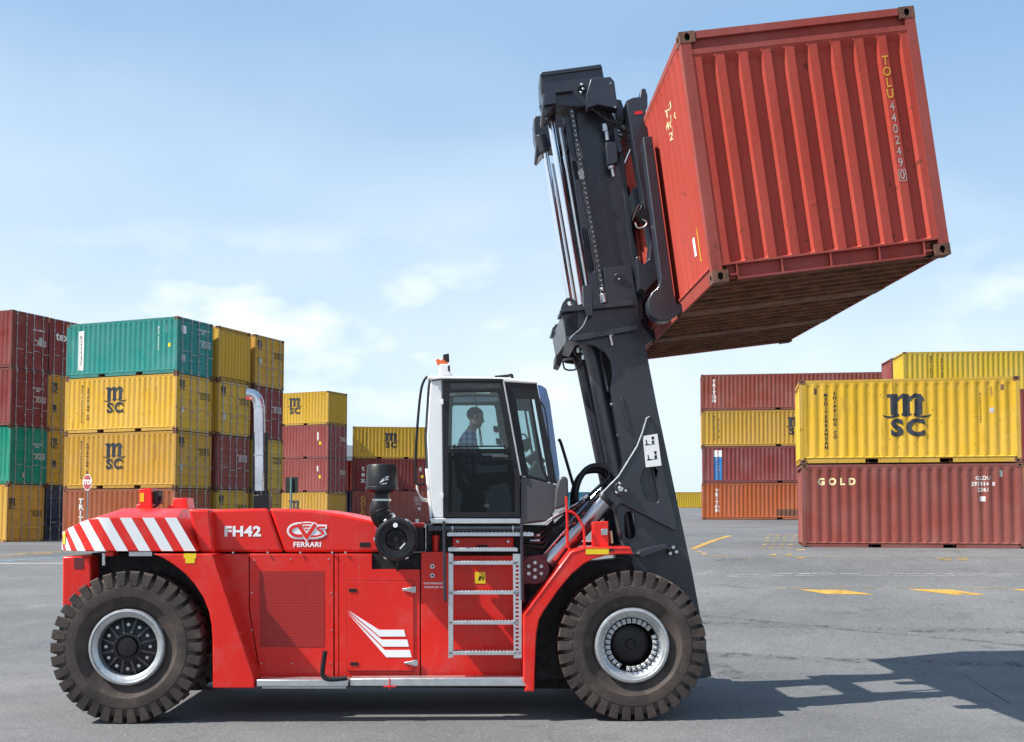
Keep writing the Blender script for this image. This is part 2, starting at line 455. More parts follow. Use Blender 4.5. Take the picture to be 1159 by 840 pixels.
TM = {}
def tmpl(L, H, door):
    k = (L, H, door)
    if k not in TM: TM[k] = Tmpl(L, H, door)
    return TM[k]
CP = {}
def colour(key):
    jit = 0 if key in ('held_red', 'bright_yellow') else random.uniform(-.13, .13); jh = random.uniform(-.07, .07)
    base = {'yellow': ((.60, .335, .035), .6), 'bright_yellow': ((.70, .39, .03), .7), 'dull_yellow': ((.53, .31, .045), .8), 'red_brown': ((.27, .062, .045), .5), 'orange_brown': ((.36, .10, .04), .7),
            'orange': ((.42, .10, .035), .6), 'maroon': ((.21, .032, .028), .4), 'plum': ((.27, .062, .055), .4), 'teal': ((.02, .27, .22), .6), 'green': ((.0, .26, .17), .5),
            'navy': ((.012, .02, .06), .4), 'held_red': ((.43, .056, .036), .6), 'gold_red': ((.29, .075, .055), .6), 'far_yellow': ((.6, .38, .03), .3), 'far_teal': ((.02, .22, .28), .3)}[key]
    c, w = base
    c = (c[0] * (1 + jit), c[1] * (1 + jit + jh), c[2] * (1 + jit)); w = w * random.uniform(.75, 1.3)
    body = cpaint(key.replace('_', ' ') + ' container paint', c, w, .66, .12 if key == 'held_red' else random.uniform(.18, .4))
    fr = cpaint(key.replace('_', ' ') + ' container frame', tuple(x * .72 + .015 for x in c), min(1, w + .3))
    CP[key] = (body, fr); return CP[key]
TEXTS = dict
def place(shape, u, w, sx=1., sy=1.): return ([(u + x * sx, w + y * sy) for x, y in shape[0]], shape[1])
def rect2(u0, u1, w0, w1): return ([(u0, w0), (u1, w0), (u1, w1), (u0, w1)], [[0, 1, 2, 3]])
def container(L, H, door, key, mtx, label, group, marks=(), name='shipping_container', frame_mat=None):
    t = tmpl(L, H, door); body, fr = colour(key)
    root = empty(name); root.matrix_world = mtx
    tag(root, label, 'container', group)
    objs = []
    for nm, me, role, par in t.parts:
        o = bpy.data.objects.new(nm, me); COL.objects.link(o)
        o.parent = root if par is None else objs[par]
        m = {'paint': body, 'post': frame_mat or fr, 'cast': None, 'floor': None, 'metal': None}[role]
        if m:
            sl = o.material_slots[0]; sl.link = 'OBJECT'; sl.material = m
        objs.append(o)
    doors = [o for o in objs if o.name.split('.')[0] == 'door']
    for mk in marks:
        kind, side = mk[0], mk[1]
        side = {'door': t.door, 'blank': t.blank}.get(side, side)
        par = root
        if kind == 'msc':
            u, w, sz = mk[2:5]
            if side == t.door: par = doors[0]
            t.shapes(root, 'emblem', side, [place(q, u, w, sz, sz) for q in msc_logo()], MT['navy_ink'], par)
        elif kind == 'text':
            body_, u, w, sz, mat = mk[2:7]; kw = mk[7] if len(mk) > 7 else {}
            if side == t.door: par = doors[0 if u < W / 2 else 1]
            t.shapes(root, 'lettering', side, [place(text_mesh(body_, sz, **kw), u, w)], MT[mat], par)
        elif kind == 'rect':
            u0, u1, w0, w1, mat = mk[2:7]
            nm = mk[7] if len(mk) > 7 else 'placard'
            if side == t.door: par = doors[0 if u0 < W / 2 else 1]
            t.shapes(root, nm, side, [rect2(u0, u1, w0, w1)], MT[mat], par)
    return root
def base_mtx(x, y, z, rz): return Matrix.Translation((x, y, z)) @ Matrix.Rotation(rz, 4, 'Z')
VT = dict(bold=.006, line=.94)
def med(u1, u2, w1, w2, sz, ink='black_ink'):
    return [('text', 'y0', '\n'.join('MEDITERRANEAN'), u1, w1, sz, ink, VT), ('text', 'y0', '\n'.join('SHIPPING CO'), u2, w2, sz, ink, VT)]
def door_data(ink, w=1.6, c=1.78):
    d = dict(bold=.003, line=.95)
    return [('text', 'door', 'MAX GROSS\nTARE\nNET\nCU CAP', c, w - .15, .085, ink, d), ('text', 'door', '30480 KG\n2230 KG\n28250 KG\n33.2 CBM', c + .36, w - .15, .085, ink, d)]
# ------------------------------------------------------------------ the container yard
PI = math.pi
def stack(rows, L, H, door, x, y, z, rz, group):
    """rows bottom to top: (colour, label, marks)"""
    for i, row in enumerate(rows):
        key, label, marks = row[:3]; dr = row[3] if len(row) > 3 else door
        jx = random.uniform(-.03, .03)
        container(L, H, dr, key, base_mtx(x + jx, y + random.uniform(-.03, .03), z + i * (H + .012), rz + R(random.uniform(-.25, .25))), label, group, marks)
HB = 2.44
ph = R(22); lx, ly = -math.cos(ph), math.sin(ph); wx, wy = math.sin(ph), math.cos(ph)
L20 = 6.06
cA = at(198, 582, 48.6)
GL = 'containers stacked on the left of the yard'
msc_marks = [('msc', 'y0', 2.75, 1.32, 1.0)] + med(.95, 1.28, 1.28, 1.28, .14) + [('text', 'y0', 'M\nS\nC\nU\n2\n5\n0\n3\n4', 4.98, 1.55, .10, 'black_ink', dict(line=.8))]
msc_door = [('msc', 'door', .42, 1.95, .36)] + door_data('black_ink', 1.75)
A_rows = [
 ('orange_brown', 'rust orange container behind the stop sign with white slab lettering', [('text', 'y0', '\n'.join('TRITON'), 1.0, 1.25, .30, 'white_ink', dict(bold=.014, line=.88, sx=1.15))] + door_data('white_ink')),
 ('yellow', 'yellow container with navy emblem on top of the rust orange one', msc_marks + msc_door + [('rect', 'door', .3, .5, .75, 1.05, 'sticker_grey')]),
 ('yellow', 'yellow container with big navy emblem, directly beneath the teal container', msc_marks + msc_door + [('rect', 'door', .35, .5, .8, 1.05, 'white_ink')]),
 ('teal', 'teal container with white number strip at the top of the left stacks', [('rect', 'y0', .68, .98, .35, 2.1, 'white_ink'), ('text', 'y0', 'N\n5\n2\n0\n5\n6\n2\n4\n2\n0', .83, 1.22, .2, 'black_ink', dict(line=.68, bold=.006)), ('text', 'y0', '\n'.join('NSSU 0526420'), 5.05, 1.55, .11, 'white_ink', dict(line=.78, bold=.004)), ('text', 'y0', '2\n2\nG\n1', 5.45, 1.9, .1, 'white_ink', dict(line=.9)), ('rect', 'y0', 5.55, 5.7, 1.15, 1.3, 'sticker_yellow'),
          ('rect', 'door', .3, .62, 1.75, 2.1, 'white_ink'), ('rect', 'door', .3, .58, .55, .85, 'sticker_grey'), ('text', 'door', 'NSSU 052642 0\n22G1', 1.8, 2.0, .12, 'white_ink', dict(bold=.004))] + door_data('white_ink', 1.6)),
]
stack(A_rows, L20, HB, 'xL', cA.x + lx * L20, cA.y + ly * L20, 1.07, -ph, GL)
def off(c, w, l): return c.x + wx * w + lx * l, c.y + wy * w + ly * l
B_rows = [
 ('yellow', 'yellow container with doors and small emblem at ground level just left of the chrome exhaust', msc_door),
 ('red_brown', 'red brown container with doors and lock rods just left of the chrome exhaust', door_data('white_ink')),
 ('yellow', 'yellow container with small emblem on its doors, under the bare ribbed end', msc_door + [('rect', 'door', .4, .6, .7, 1.0, 'sticker_grey')]),
 ('yellow', 'yellow container with a bare ribbed end at the top beside the teal container', [], 'x0')]
x, y = off(cA, 2.72, L20 - .1); stack(B_rows, L20, HB, 'xL', x, y, 1.07, -ph, GL)
C_rows = [
 ('dull_yellow', 'dull yellow container at ground level just right of the chrome exhaust', door_data('black_ink')),
 ('dull_yellow', 'dull yellow container with doors just right of the chrome exhaust, second from ground', door_data('black_ink')),
 ('maroon', 'dark red container right behind the bend of the chrome exhaust', door_data('white_ink')),
 ('yellow', 'yellow container with doors at the top right corner of the left stacks', msc_door + [('rect', 'door', .4, .6, 1.1, 1.35, 'sticker_grey')])]
x, y = off(cA, 5.5, L20 - .1); stack(C_rows, L20, HB, 'xL', x, y, 1.09, -ph, GL)
HF = 2.9; cF = at(50.5, 582, 59.2)
F_rows = [
 ('dull_yellow', 'yellow container with doors at ground level at the left edge of the yard', door_data('black_ink') + [('msc', 'door', .3, 1.9, .5)]),
 ('green', 'green container with lock rods at the left edge', door_data('white_ink') + [('text', 'door', 'CLHU 3109 2\n22G1', 1.8, 2.0, .12, 'white_ink', dict(bold=.004)), ('rect', 'door', .85, 1.0, .35, .6, 'sticker_grey')]),
 ('maroon', 'maroon container with lock rods standing on the green one', door_data('white_ink') + [('text', 'door', 'TEXU 237213 3\n22G1', 1.8, 1.95, .12, 'white_ink', dict(bold=.004))]),
 ('maroon', 'maroon container with lock rods at the top of the left edge stack', door_data('white_ink') + [('text', 'door', 'SEGU 108905 9', 1.8, 2.1, .12, 'white_ink', dict(bold=.004)), ('rect', 'door', 1.85, 2.15, 1.3, 1.75, 'sticker_grey')])]
x, y = cF.x + lx * L20 - wx * 2.44, cF.y + ly * L20 - wy * 2.44
stack(F_rows, L20, HF, 'xL', x, y, 1.0, -ph, GL)
G_rows = [
 ('navy', 'dark blue container in the narrow gap at ground level', []),
 ('yellow', 'yellow container peeking through the narrow gap above the dark blue one', [('msc', 'door', .50, 2.15, .48), ('rect', 'door', .42, .66, .95, 1.3, 'black_ink')]),
 ('yellow', 'yellow container in the narrow gap under the maroon one with cut off white lettering', [('msc', 'door', .50, 2.15, .48), ('rect', 'door', .42, .66, .95, 1.3, 'black_ink')]),
 ('maroon', 'maroon container with cut off white lettering beside the teal container', [('text', 'door', 'tex', .92, 2.0, .62, 'white_ink', dict(bold=.02))])]
x, y = off(cF, .1, L20 + .05); stack(G_rows, L20, HF, 'xL', x, y, 1.0, -ph, GL)

# middle left stacks
GM = 'containers stacked behind the engine hood'
phd = R(25.5); cD = at(370.5, 582, 83)
D_rows = [
 ('dull_yellow', 'yellow container low behind the dark sign panel', [('msc', 'y0', 3.1, 1.2, 1.0)]),
 ('plum', 'red brown container directly behind the dark sign panel', door_data('white_ink') + [('rect', 'y0', 5.1, 5.2, 1.5, 1.9, 'white_ink'), ('rect', 'y0', 5.25, 5.45, 1.0, 1.2, 'sticker_yellow')]),
 ('plum', 'red brown container between a yellow one above and a red brown one below', door_data('white_ink') + [('rect', 'y0', 5.1, 5.2, 1.3, 1.9, 'white_ink'), ('rect', 'y0', 5.25, 5.45, 1.0, 1.2, 'sticker_yellow')]),
 ('yellow', 'yellow container with big emblem atop the stack right of the chrome exhaust', [('msc', 'y0', 3.05, 1.35, 1.05)])]
for i, (k, lab, mk) in enumerate(D_rows):
    dr = 'x0' if i in (0, 3) else 'xL'
    x, y = cD.x - math.cos(phd) * L20, cD.y + math.sin(phd) * L20
    container(L20, HB, dr, k, base_mtx(x, y, 1.57 + i * 2.452, -phd), lab, GM, mk)
phe = R(6); pE = at(398, 582, 87)
E_rows = [
 ('gold_red', 'brick red container with upright cream lettering behind the black air filter', [('text', 'y0', '\n'.join('GOLD'), .85, 1.25, .5, 'gold_ink', dict(bold=.012, line=.8)), ('text', 'y0', 'GLDU\n297314\n2261', 5.05, 1.7, .25, 'white_ink', dict(line=.9)), ('rect', 'y0', 5.0, 5.2, 1.0, 1.2, 'white_ink')]),
 ('maroon', 'maroon container with upright white lettering behind the black air cleaner cap', [('text', 'y0', 't\ne\nx', .85, 1.25, .55, 'white_ink', dict(bold=.02, line=.8)), ('rect', 'y0', 5.1, 5.25, 1.5, 1.8, 'white_ink'), ('rect', 'y0', 5.2, 5.4, 1.0, 1.2, 'sticker_yellow')]),
 ('yellow', 'yellow container with navy emblem above the black air cleaner cap', [('msc', 'y0', 2.9, 1.3, 1.0)] + med(.75, 1.05, 1.25, 1.25, .14))]
stack(E_rows, L20, HB, 'xL', pE.x, pE.y, 1.73, phe, GM)
E2 = [('navy', 'dark blue container showing only a sliver behind the brick red one', []), ('maroon', 'maroon container showing only a sliver left of the one with upright white lettering', [])]
stack(E2, L20, HB, 'xL', pE.x - 1.2, pE.y + 3.2, 1.75, phe, GM)

# right stacks
GR = 'containers stacked on the right of the yard'
MT['grey_ink'] = M('worn grey marking', (.42, .36, .33), .6, var=.3, scale=20)
pG = at(908, 582, 33.4); rG = R(-11)
container(L20, HB, 'xL', 'gold_red', base_mtx(pG.x, pG.y, 1.42, rG), 'brick red container with cream lettering standing on the ground at the right', GR,
  [('text', 'y0', 'G O L D', .98, 1.93, .27, 'cream_ink', dict(bold=.012)), ('text', 'y0', 'GLDU\n297314  8\n2261', 4.98, 1.85, .15, 'white_ink', dict(bold=.003, line=1.1, align='CENTER')), ('rect', 'y0', 4.88, 5.03, 1.36, 1.5, 'white_ink'), ('rect', 'y0', 5.42, 5.5, 2.05, 2.25, 'sticker_grey')], frame_mat=None)
container(L20, HB, 'xL', 'bright_yellow', base_mtx(pG.x - .03, pG.y + .03, 1.42 + 2.46, rG), 'bright yellow container with large navy emblem standing on the brick red one', GR,
  [('msc', 'y0', 2.98, 1.28, 1.08)] + med(.75, 1.0, 1.23, 1.40, .135) + [('text', 'y0', '\n'.join('MSCU2503485'), 5.0, 1.55, .10, 'black_ink', dict(line=.8)), ('text', 'y0', '2\n2\nG\n1', 5.3, 2.0, .1, 'black_ink', dict(line=.8)), ('rect', 'y0', 5.24, 5.36, 1.42, 1.55, 'sticker_grey'), ('rect', 'y0', .42, .5, 2.02, 2.2, 'rustcast'), ('rect', 'y0', 5.55, 5.63, 2.05, 2.22, 'rustcast')])
for i, (k, lab) in enumerate((('yellow', 'yellow container cut off by the right edge at ground level'), ('maroon', 'dark red container cut off by the right edge of the yard'))):
    container(L20, HB, 'xL', k, base_mtx(14.0, 36.9, 1.54 + i * 2.452, R(-8)), lab, GR)
L40 = 12.19
pT = at(795.5, 582, 77.4)
TR = dict(bold=.014, line=.88, sx=1.15)
T_rows = [
 ('orange', 'orange container at the bottom of the tall stack left of the brick red container', [('text', 'y0', '\n'.join('TRITON'), .98, 1.25, .30, 'white_ink', TR), ('rect', 'y0', 4.9, 6.6, .25, .68, 'rustcast', 'repair_patch')]),
 ('plum', 'plum red container with vertical blue and white banner in the tall stack', [('rect', 'y0', .74, 1.28, .2, 1.75, 'blue_banner', 'banner'), ('rect', 'y0', .74, 1.28, 1.755, 2.2, 'white_ink', 'banner'), ('text', 'y0', '\n'.join('CRONOS'), 1.01, .98, .25, 'white_ink', dict(bold=.008, line=.98, sx=1.5))]),
 ('dull_yellow', 'yellow container with half hidden emblem between the two red ones of the tall stack', [('msc', 'y0', 6.2, 1.25, 1.05)] + med(.85, 1.15, 1.25, 1.25, .14)),
 ('red_brown', 'red brown container at the top of the tall stack with white slab lettering', [('text', 'y0', '\n'.join('TRITON'), .85, 1.3, .30, 'white_ink', TR)])]
stack(T_rows, L40, HB, 'xL', pT.x, pT.y, 2.06, R(-8), GR)
pK = at(1026, 582, 64.6)
for i, (k, lab) in enumerate((('red_brown', 'red brown container at ground level under the long yellow stack'), ('yellow', 'second container from the ground under the long yellow one'), ('red_brown', 'red brown container directly under the long yellow one'), ('far_yellow', 'long yellow container peeking over the bright yellow one with navy emblem'))):
    container(L40, HB, 'xL', k, base_mtx(pK.x, pK.y, 1.79 + i * 2.452, R(-5)), lab, GR, med(1.5, 2.1, 1.3, 1.3, .15) if i == 3 else ())
for i, (k, lab) in enumerate((('plum', 'plum container at ground level behind the long yellow stack'), ('maroon', 'maroon container second from the ground behind the long yellow stack'), ('orange_brown', 'rust orange container behind the long yellow stack'), ('plum', 'red brown container end peeking out behind the long yellow one'))):
    container(L40, HB, 'xL', k, base_mtx(pK.x + .2, pK.y + 2.7, 1.8 + i * 2.452, R(-5)), lab, GR)
# far row
for px, k, lab in ((613, 'far_teal', 'far teal container glimpsed between cab and mast'), (705.5, 'far_yellow', 'far yellow container left of the tall mast foot'), (798, 'far_yellow', 'far yellow container running behind the tall stack')):
    p = at(px - 1.5, 582, 176); container(L40, HB, 'xL', k, base_mtx(p.x, p.y, tz(p.x + 6, 177), 0), lab, 'containers in the far row')

# far warehouse between the middle stacks
w = MB(); mw = M('pale cladding', (.42, .45, .48), .6, var=.1); p = at(396, 582, 170)
wh = empty('warehouse', (p.x - 14, p.y, tz(p.x, 170))); tag(wh, 'pale distant warehouse seen in the slit between two stacks', 'warehouse')
w.box(0, 26, 0, 14, 0, 8.6, mw); w.build('wall', wh)
w = MB(); w.prism([(-.4, 8.6), (26.4, 8.6), (13, 10.4)], -.4, 14.4, M('grey roof', (.3, .32, .34), .6)); w.build('roof', wh)
w = MB(); w.box(10, 14, -.03, -.002, 0, 4.2, M('grey roller door', (.2, .22, .25), .6)); w.build('door', wh)

# ---------------- signs
st = at(99, 546, 46); gz = tz(st.x, 46)
so = empty('stop_sign', (st.x, st.y, gz)); so.rotation_euler.z = R(-40); tag(so, 'small red and white octagonal stop sign on a grey pole before the rust orange container', 'stop sign')
p = MB(); p.cyl((0, .03, -.05), (0, .03, st.z - gz + .28), .032, MT['steel'], seg=12); p.build('pole', so)
def octa(r): return [(r * math.cos(R(22.5 + 45 * i)), st.z - gz + r * math.sin(R(22.5 + 45 * i))) for i in range(8)]
RED = M('sign red', (.33, .05, .055), .45, var=.1)
p = MB(); p.prism(octa(.345), -.006, .0, M('sign white', (.7, .68, .68), .5, var=.1)); fc = p.build('face', so)
p = MB(); p.prism(octa(.31), -.010, -.0065, RED); p.build('red_field', fc)
p = MB(); vs, fs = text_mesh('STOP', .27, .012)
v = p.pts([(x, -.013, st.z - gz + y) for x, y in vs])
for f in fs: p.face([v[i] for i in f], MT['white_ink'])
p.build('lettering', fc, recalc=False)
sg = at(330, 549, 60); gz = tz(sg.x, 60)
do = empty('sign_panel', (sg.x, sg.y, gz)); do.rotation_euler.z = R(-12); tag(do, 'dark blank panel on a pale teal post in front of the red brown containers', 'sign')
p = MB(); p.cyl((0, -.05, -.05), (0, -.05, sg.z - gz + .40), .05, M('pale teal post', (.16, .30, .33), .5), seg=12); p.build('post', do)
p = MB(); p.box(-.35, .35, 0, .03, sg.z - gz - .42, sg.z - gz + .42, M('dark panel', (.03, .035, .04), .5)); p.build('panel', do, .006)

# ---------------- held container
HH = 2.59
HC = container(L20, HH, 'xL', 'held_red', Matrix(), 'red container held up tilted by the forklift with an end number in ochre and white', None,
  [('text', 'blank', '\n'.join('TOLU'), 2.067, 1.88, .135, 'gold_ink', dict(bold=.002, line=.86, sx=.8)), ('text', 'blank', '\n'.join('440249'), 2.067, 1.28, .13, 'grey_ink', dict(bold=.0, line=.90, sx=.8)), ('text', 'blank', '0', 2.067, .86, .13, 'grey_ink', dict(bold=.0, sx=.8)),
   ('rect', 'blank', 2.027, 2.034, .80, .92, 'grey_ink', 'number_frame'), ('rect', 'blank', 2.10, 2.107, .80, .92, 'grey_ink', 'number_frame'), ('rect', 'blank', 2.0345, 2.0995, .80, .807, 'grey_ink', 'number_frame'), ('rect', 'blank', 2.0345, 2.0995, .913, .92, 'grey_ink', 'number_frame'),
   ('text', 'yW', 'TOLU\n440249 0\n22G1', 5.0, 2.02, .12, 'cream_ink', dict(bold=.001, line=1.1)), ('rect', 'yW', 5.25, 5.42, .42, .62, 'white_ink'), ('rect', 'yW', 5.46, 5.62, .35, .68, 'sticker_yellow', 'sticker')])
HC_FACE = at(922, 161.5, 11.42)
HM = Matrix.Translation(HC_FACE) @ Matrix.Rotation(R(1.7), 4, 'Z') @ Matrix.Rotation(R(-7.3), 4, 'Y') @ Matrix.Rotation(R(90), 4, 'Z') @ Matrix.Translation((0, -W / 2, -HH / 2))
HC.matrix_world = HM
# ------------------------------------------------------------------ the forklift
YAW = R(1.7); TO = Vector((0, 15.08, 0))
TMX = Matrix.Translation(TO) @ Matrix.Rotation(YAW, 4, 'Z'); TINV = TMX.inverted()
def tp(px, py, v):
    """point on the photographed ray at depth v of the truck's own frame"""
    a = TINV @ CAM; b = TINV.to_3x3() @ ray(px, py)
    return a + b * ((v - a.y) / b.y)
def xz(px, py, v):
    p = tp(px, py, v); return (p.x, p.z)
def pl(pts, v): return [xz(x, y, v) for x, y in pts]
T = empty('forklift'); T.matrix_world = TMX
tag(T, 'huge red and dark grey forklift with white cab holding a red container up', 'forklift')

def redpaint(name, col):
    m, nt, b = new_mat(name); v = objvec(nt, rnd=False)
    c = mixc(nt, mrange(nt, noise(nt, v, 1.3, 5), .3, .7), tuple(x * .95 for x in col), tuple(x * 1.05 for x in col))
    dust = math_(nt, 'ADD', mrange(nt, noise(nt, v, 3.1, 8, .68), .5, .8, 0, .22), mrange(nt, noise(nt, objvec(nt, (7, 7, .5), False), 2.0, 7, .65), .58, .75, 0, .14))
    c = mixc(nt, dust, c, (.40, .26, .22))
    nt.links.new(c, b.inputs['Base Color'])
    nt.links.new(mrange(nt, noise(nt, v, 6, 6), .3, .7, .24, .40), b.inputs['Roughness'])
    b.inputs['Coat Weight'].default_value = .12; b.inputs['Coat Roughness'].default_value = .08; b.inputs['Specular IOR Level'].default_value = .35
    bump(nt, b, noise(nt, v, 1.6, 2), .06, .02)
    return m
K = {}
K['red'] = redpaint('red paint', (.72, .018, .011))
K['mast'] = M('dark grey mast paint', (.019, .022, .033), .36, 0, .2, var=.16, scale=2.2, dirt=(.055, .052, .05), damt=.22)
K['black'] = M('black plastic', (.010, .010, .012), .42, var=.2, scale=4, spec=.35)
K['void'] = M('black chassis', (.010, .010, .011), .7, var=.3, scale=4, dirt=(.05, .04, .035), damt=.4)
K['white'] = M('white cab paint', (.80, .80, .79), .32, 0, .3, var=.04, scale=2, dirt=(.5, .48, .44), damt=.12)
K['grey'] = M('grey plastic panel', (.060, .058, .066), .5, var=.1)
K['chrome'] = M('polished steel', (.86, .87, .90), .20, 1., var=.05, scale=6)
K['stack'] = M('dull exhaust steel', (.40, .39, .41), .24, 1., var=.2, scale=3, dirt=(.2, .16, .15), damt=.4)
K['brushed'] = M('brushed steel', (.52, .53, .54), .30, 1., var=.18, scale=5)
K['silver'] = M('silver rim paint', (.50, .51, .52), .38, .7, var=.12, scale=6, dirt=(.3, .27, .24), damt=.5)
K['rubber'] = M('dusty rubber', (.046, .034, .029), .85, var=.4, scale=2.2, dirt=(.102, .074, .060), damt=.8, bmp=.25, bscale=40)
K['hose'] = M('rubber hose', (.012, .012, .013), .42, var=.2)
K['copper'] = M('brass fitting', (.6, .35, .22), .35, .9)
K['ink'] = M('white decal', (.88, .88, .88), .4, var=.03)
K['decalred'] = M('red decal', (.72, .018, .011), .35, var=.03)
K['refl'] = M('white reflective stripe', (.80, .80, .80), .38, var=.04)
K['yel'] = MT['sticker_yellow']; K['alu'] = MT['alu']; K['gap'] = MT['gap']
K['redlamp'] = M('red reflector', (.6, .01, .01), .2)
K['orange'] = M('orange lamp cap', (.7, .13, .03), .3)
K['skinred'] = M('dark red plate', (.12, .012, .02), .45, var=.2)
def decal(name, shapes, px, py, v, mat, parent, scale=1., lift=.004, sx=1.):
    x, z = xz(px, py, v); b = MB()
    for i, (vs, fs) in enumerate(shapes):
        q = b.pts([(x + a * scale * sx, v - lift - .0008 * i, z + c * scale) for a, c in vs])
        for f in fs: b.face([q[k] for k in f], mat)
    return b.build(name, parent, recalc=False)
def pxpoly(name, polys, v, mat, parent, t=.004, bevel=0, holes=()):
    b = MB()
    for p in polys: b.prism(pl(p, v), v - t, v - .0005, mat, [pl(h, v) for h in holes])
    return b.build(name, parent, bevel)
def bolt(b, p, r=.022, h=.02, m=None):
    b.cyl(p, (p[0], p[1] - h, p[2]), r, m or K['brushed'], seg=8)

# ---- wheels
TR_ = .878
def tyre_mesh():
    b = MB(); m = K['rubber']; w = .25
    b.lathe([(.44, -.17), (.455, -.185), (.50, -.196), (.555, -.214), (.585, -.246), (.64, -.252), (.70, -.250), (.704, -.243), (.735, -.242), (.80, -.222), (.832, -.15), (.836, 0), (.832, .15), (.80, .222), (.735, .242), (.704, .243), (.70, .25), (.64, .252), (.585, .246), (.555, .214), (.50, .196), (.455, .185), (.44, .17)], 0, 0, m, seg=96)
    n = 34
    for side in (-1, 1):
        for k in range(n):
            a0 = 2 * math.pi * (k + (.5 if side > 0 else 0)) / n; pitch = 2 * math.pi / n
            ring = []
            for (rad, v, hw, sk) in ((.712, .250, .27, 0), (.80, .2495, .315, 0), (TR_ - .012, .246, .325, 0), (TR_, .222, .33, .01), (TR_, .10, .33, .22), (TR_ - .004, .012, .22, .42)):
                ring.append((rad, side * v, hw * pitch, sk * pitch))
            top = []; bot = []
            for rad, v, hw, sk in ring:
                for s_, L_ in ((-1, top), (1, bot)):
                    a = a0 + sk + s_ * hw
                    L_.append((rad * math.cos(a), v, rad * math.sin(a)))
            inner = []
            rin = ((.705, .21), (.76, .20), (.77, .19), (.77, .17), (.77, .10), (.77, .012))
            it = []; ib = []
            for (rad, v), (_, _, hw, sk) in zip(rin, ring):
                for s_, L_ in ((-1, it), (1, ib)):
                    a = a0 + sk + s_ * hw * 1.12; L_.append((rad * math.cos(a), side * v, rad * math.sin(a)))
            vt, vb, wt, wb = b.pts(top), b.pts(bot), b.pts(it), b.pts(ib)
            for i in range(5):
                b.face([vt[i], vt[i + 1], vb[i + 1], vb[i]], m); b.face([vt[i], wt[i], wt[i + 1], vt[i + 1]], m); b.face([vb[i], vb[i + 1], wb[i + 1], wb[i]], m)
            b.face([vt[0], vb[0], wb[0], wt[0]], m); b.face([vt[5], wt[5], wb[5], vb[5]], m)
    return b.build('tyre', mesh_only=True, angle=32)
TY = tyre_mesh()
def rim_mesh(front):
    b = MB(); s = K['silver']; k = K['black']
    if front:
        b.lathe([(.445, -.205), (.43, -.232), (.405, -.236), (.395, -.205), (.375, -.20), (.345, -.165), (.325, -.155), (.315, -.12)], 0, 0, s, seg=72)
        b.lathe([(.316, -.12), (.314, .2), (.02, .2)], 0, 0, K['void'], seg=48)
        b.lathe([(.235, .02), (.225, -.03), (.18, -.05), (.06, -.055), (.05, -.07), (0.001, -.07)], 0, 0, k, seg=48)
    else:
        b.lathe([(.445, -.205), (.43, -.232), (.41, -.236), (.40, -.215), (.36, -.205), (.345, -.19), (.335, -.13), (.33, -.10)], 0, 0, s, seg=72)
        b.lathe([(.331, -.10), (.30, -.125), (.17, -.165), (.165, -.19), (.135, -.195), (.128, -.17), (.11, -.165), (.105, -.195), (.02, -.20), (.001, -.20)], 0, 0, k, seg=60)
    return b.build('rim', mesh_only=True)
RIM = {True: rim_mesh(True), False: rim_mesh(False)}
def wheel(px, py, front, far=False):
    v0 = -1.52; x, _ = xz(px, py, v0)
    w = bpy.data.objects.new('wheel', RIM[front]); COL.objects.link(w); w.parent = T
    w.location = (x, 1.27 if far else -1.27, TR_)
    if far: w.rotation_euler.z = math.pi
    t = bpy.data.objects.new('tyre', TY); COL.objects.link(t); t.parent = w
    if front:
        n = 28; skip = (2, 19)
        b0 = None
        for i in range(n):
            if i in skip or i == skip[0] + 1 and False: continue
            a = 2 * math.pi * i / n + .1
            b = MB(); mt = Matrix.Rotation(-a, 4, 'Y')
            b.box(.252, .312, -.16, -.11, -.026, .026, K['silver'], mt); b.cyl(mt @ Vector((.285, -.16, 0)), mt @ Vector((.285, -.185, 0)), .016, K['brushed'], seg=6)
            b.build('rim_clamp', w, .008)
    else:
        for i in range(12):
            a = 2 * math.pi * (i + .5) / 12; b = MB(); mt = Matrix.Rotation(-a, 4, 'Y')
            v = b.pts([mt @ Vector(c) for c in ((.165, -.196, -.012), (.165, -.196, .012), (.325, -.128, .010), (.325, -.128, -.010), (.165, -.15, -.016), (.165, -.15, .016), (.325, -.09, .014), (.325, -.09, -.014))])
            for q in ((0, 1, 2, 3), (4, 7, 6, 5), (0, 4, 5, 1), (1, 5, 6, 2), (2, 6, 7, 3), (3, 7, 4, 0)): b.face([v[k] for k in q], K['grey'])
            b.build('hub_rib', w)
            a = 2 * math.pi * i / 12; mt = Matrix.Rotation(-a, 4, 'Y'); b = MB(); p = mt @ Vector((.255, -.135, 0)); b.cyl(p, p + Vector((0, -.028, 0)), .02, K['brushed'], seg=8); b.build('wheel_bolt', w)
    return w
for far in (False, True):
    wheel(142.5, 729, False, far); wheel(716, 729, True, far)

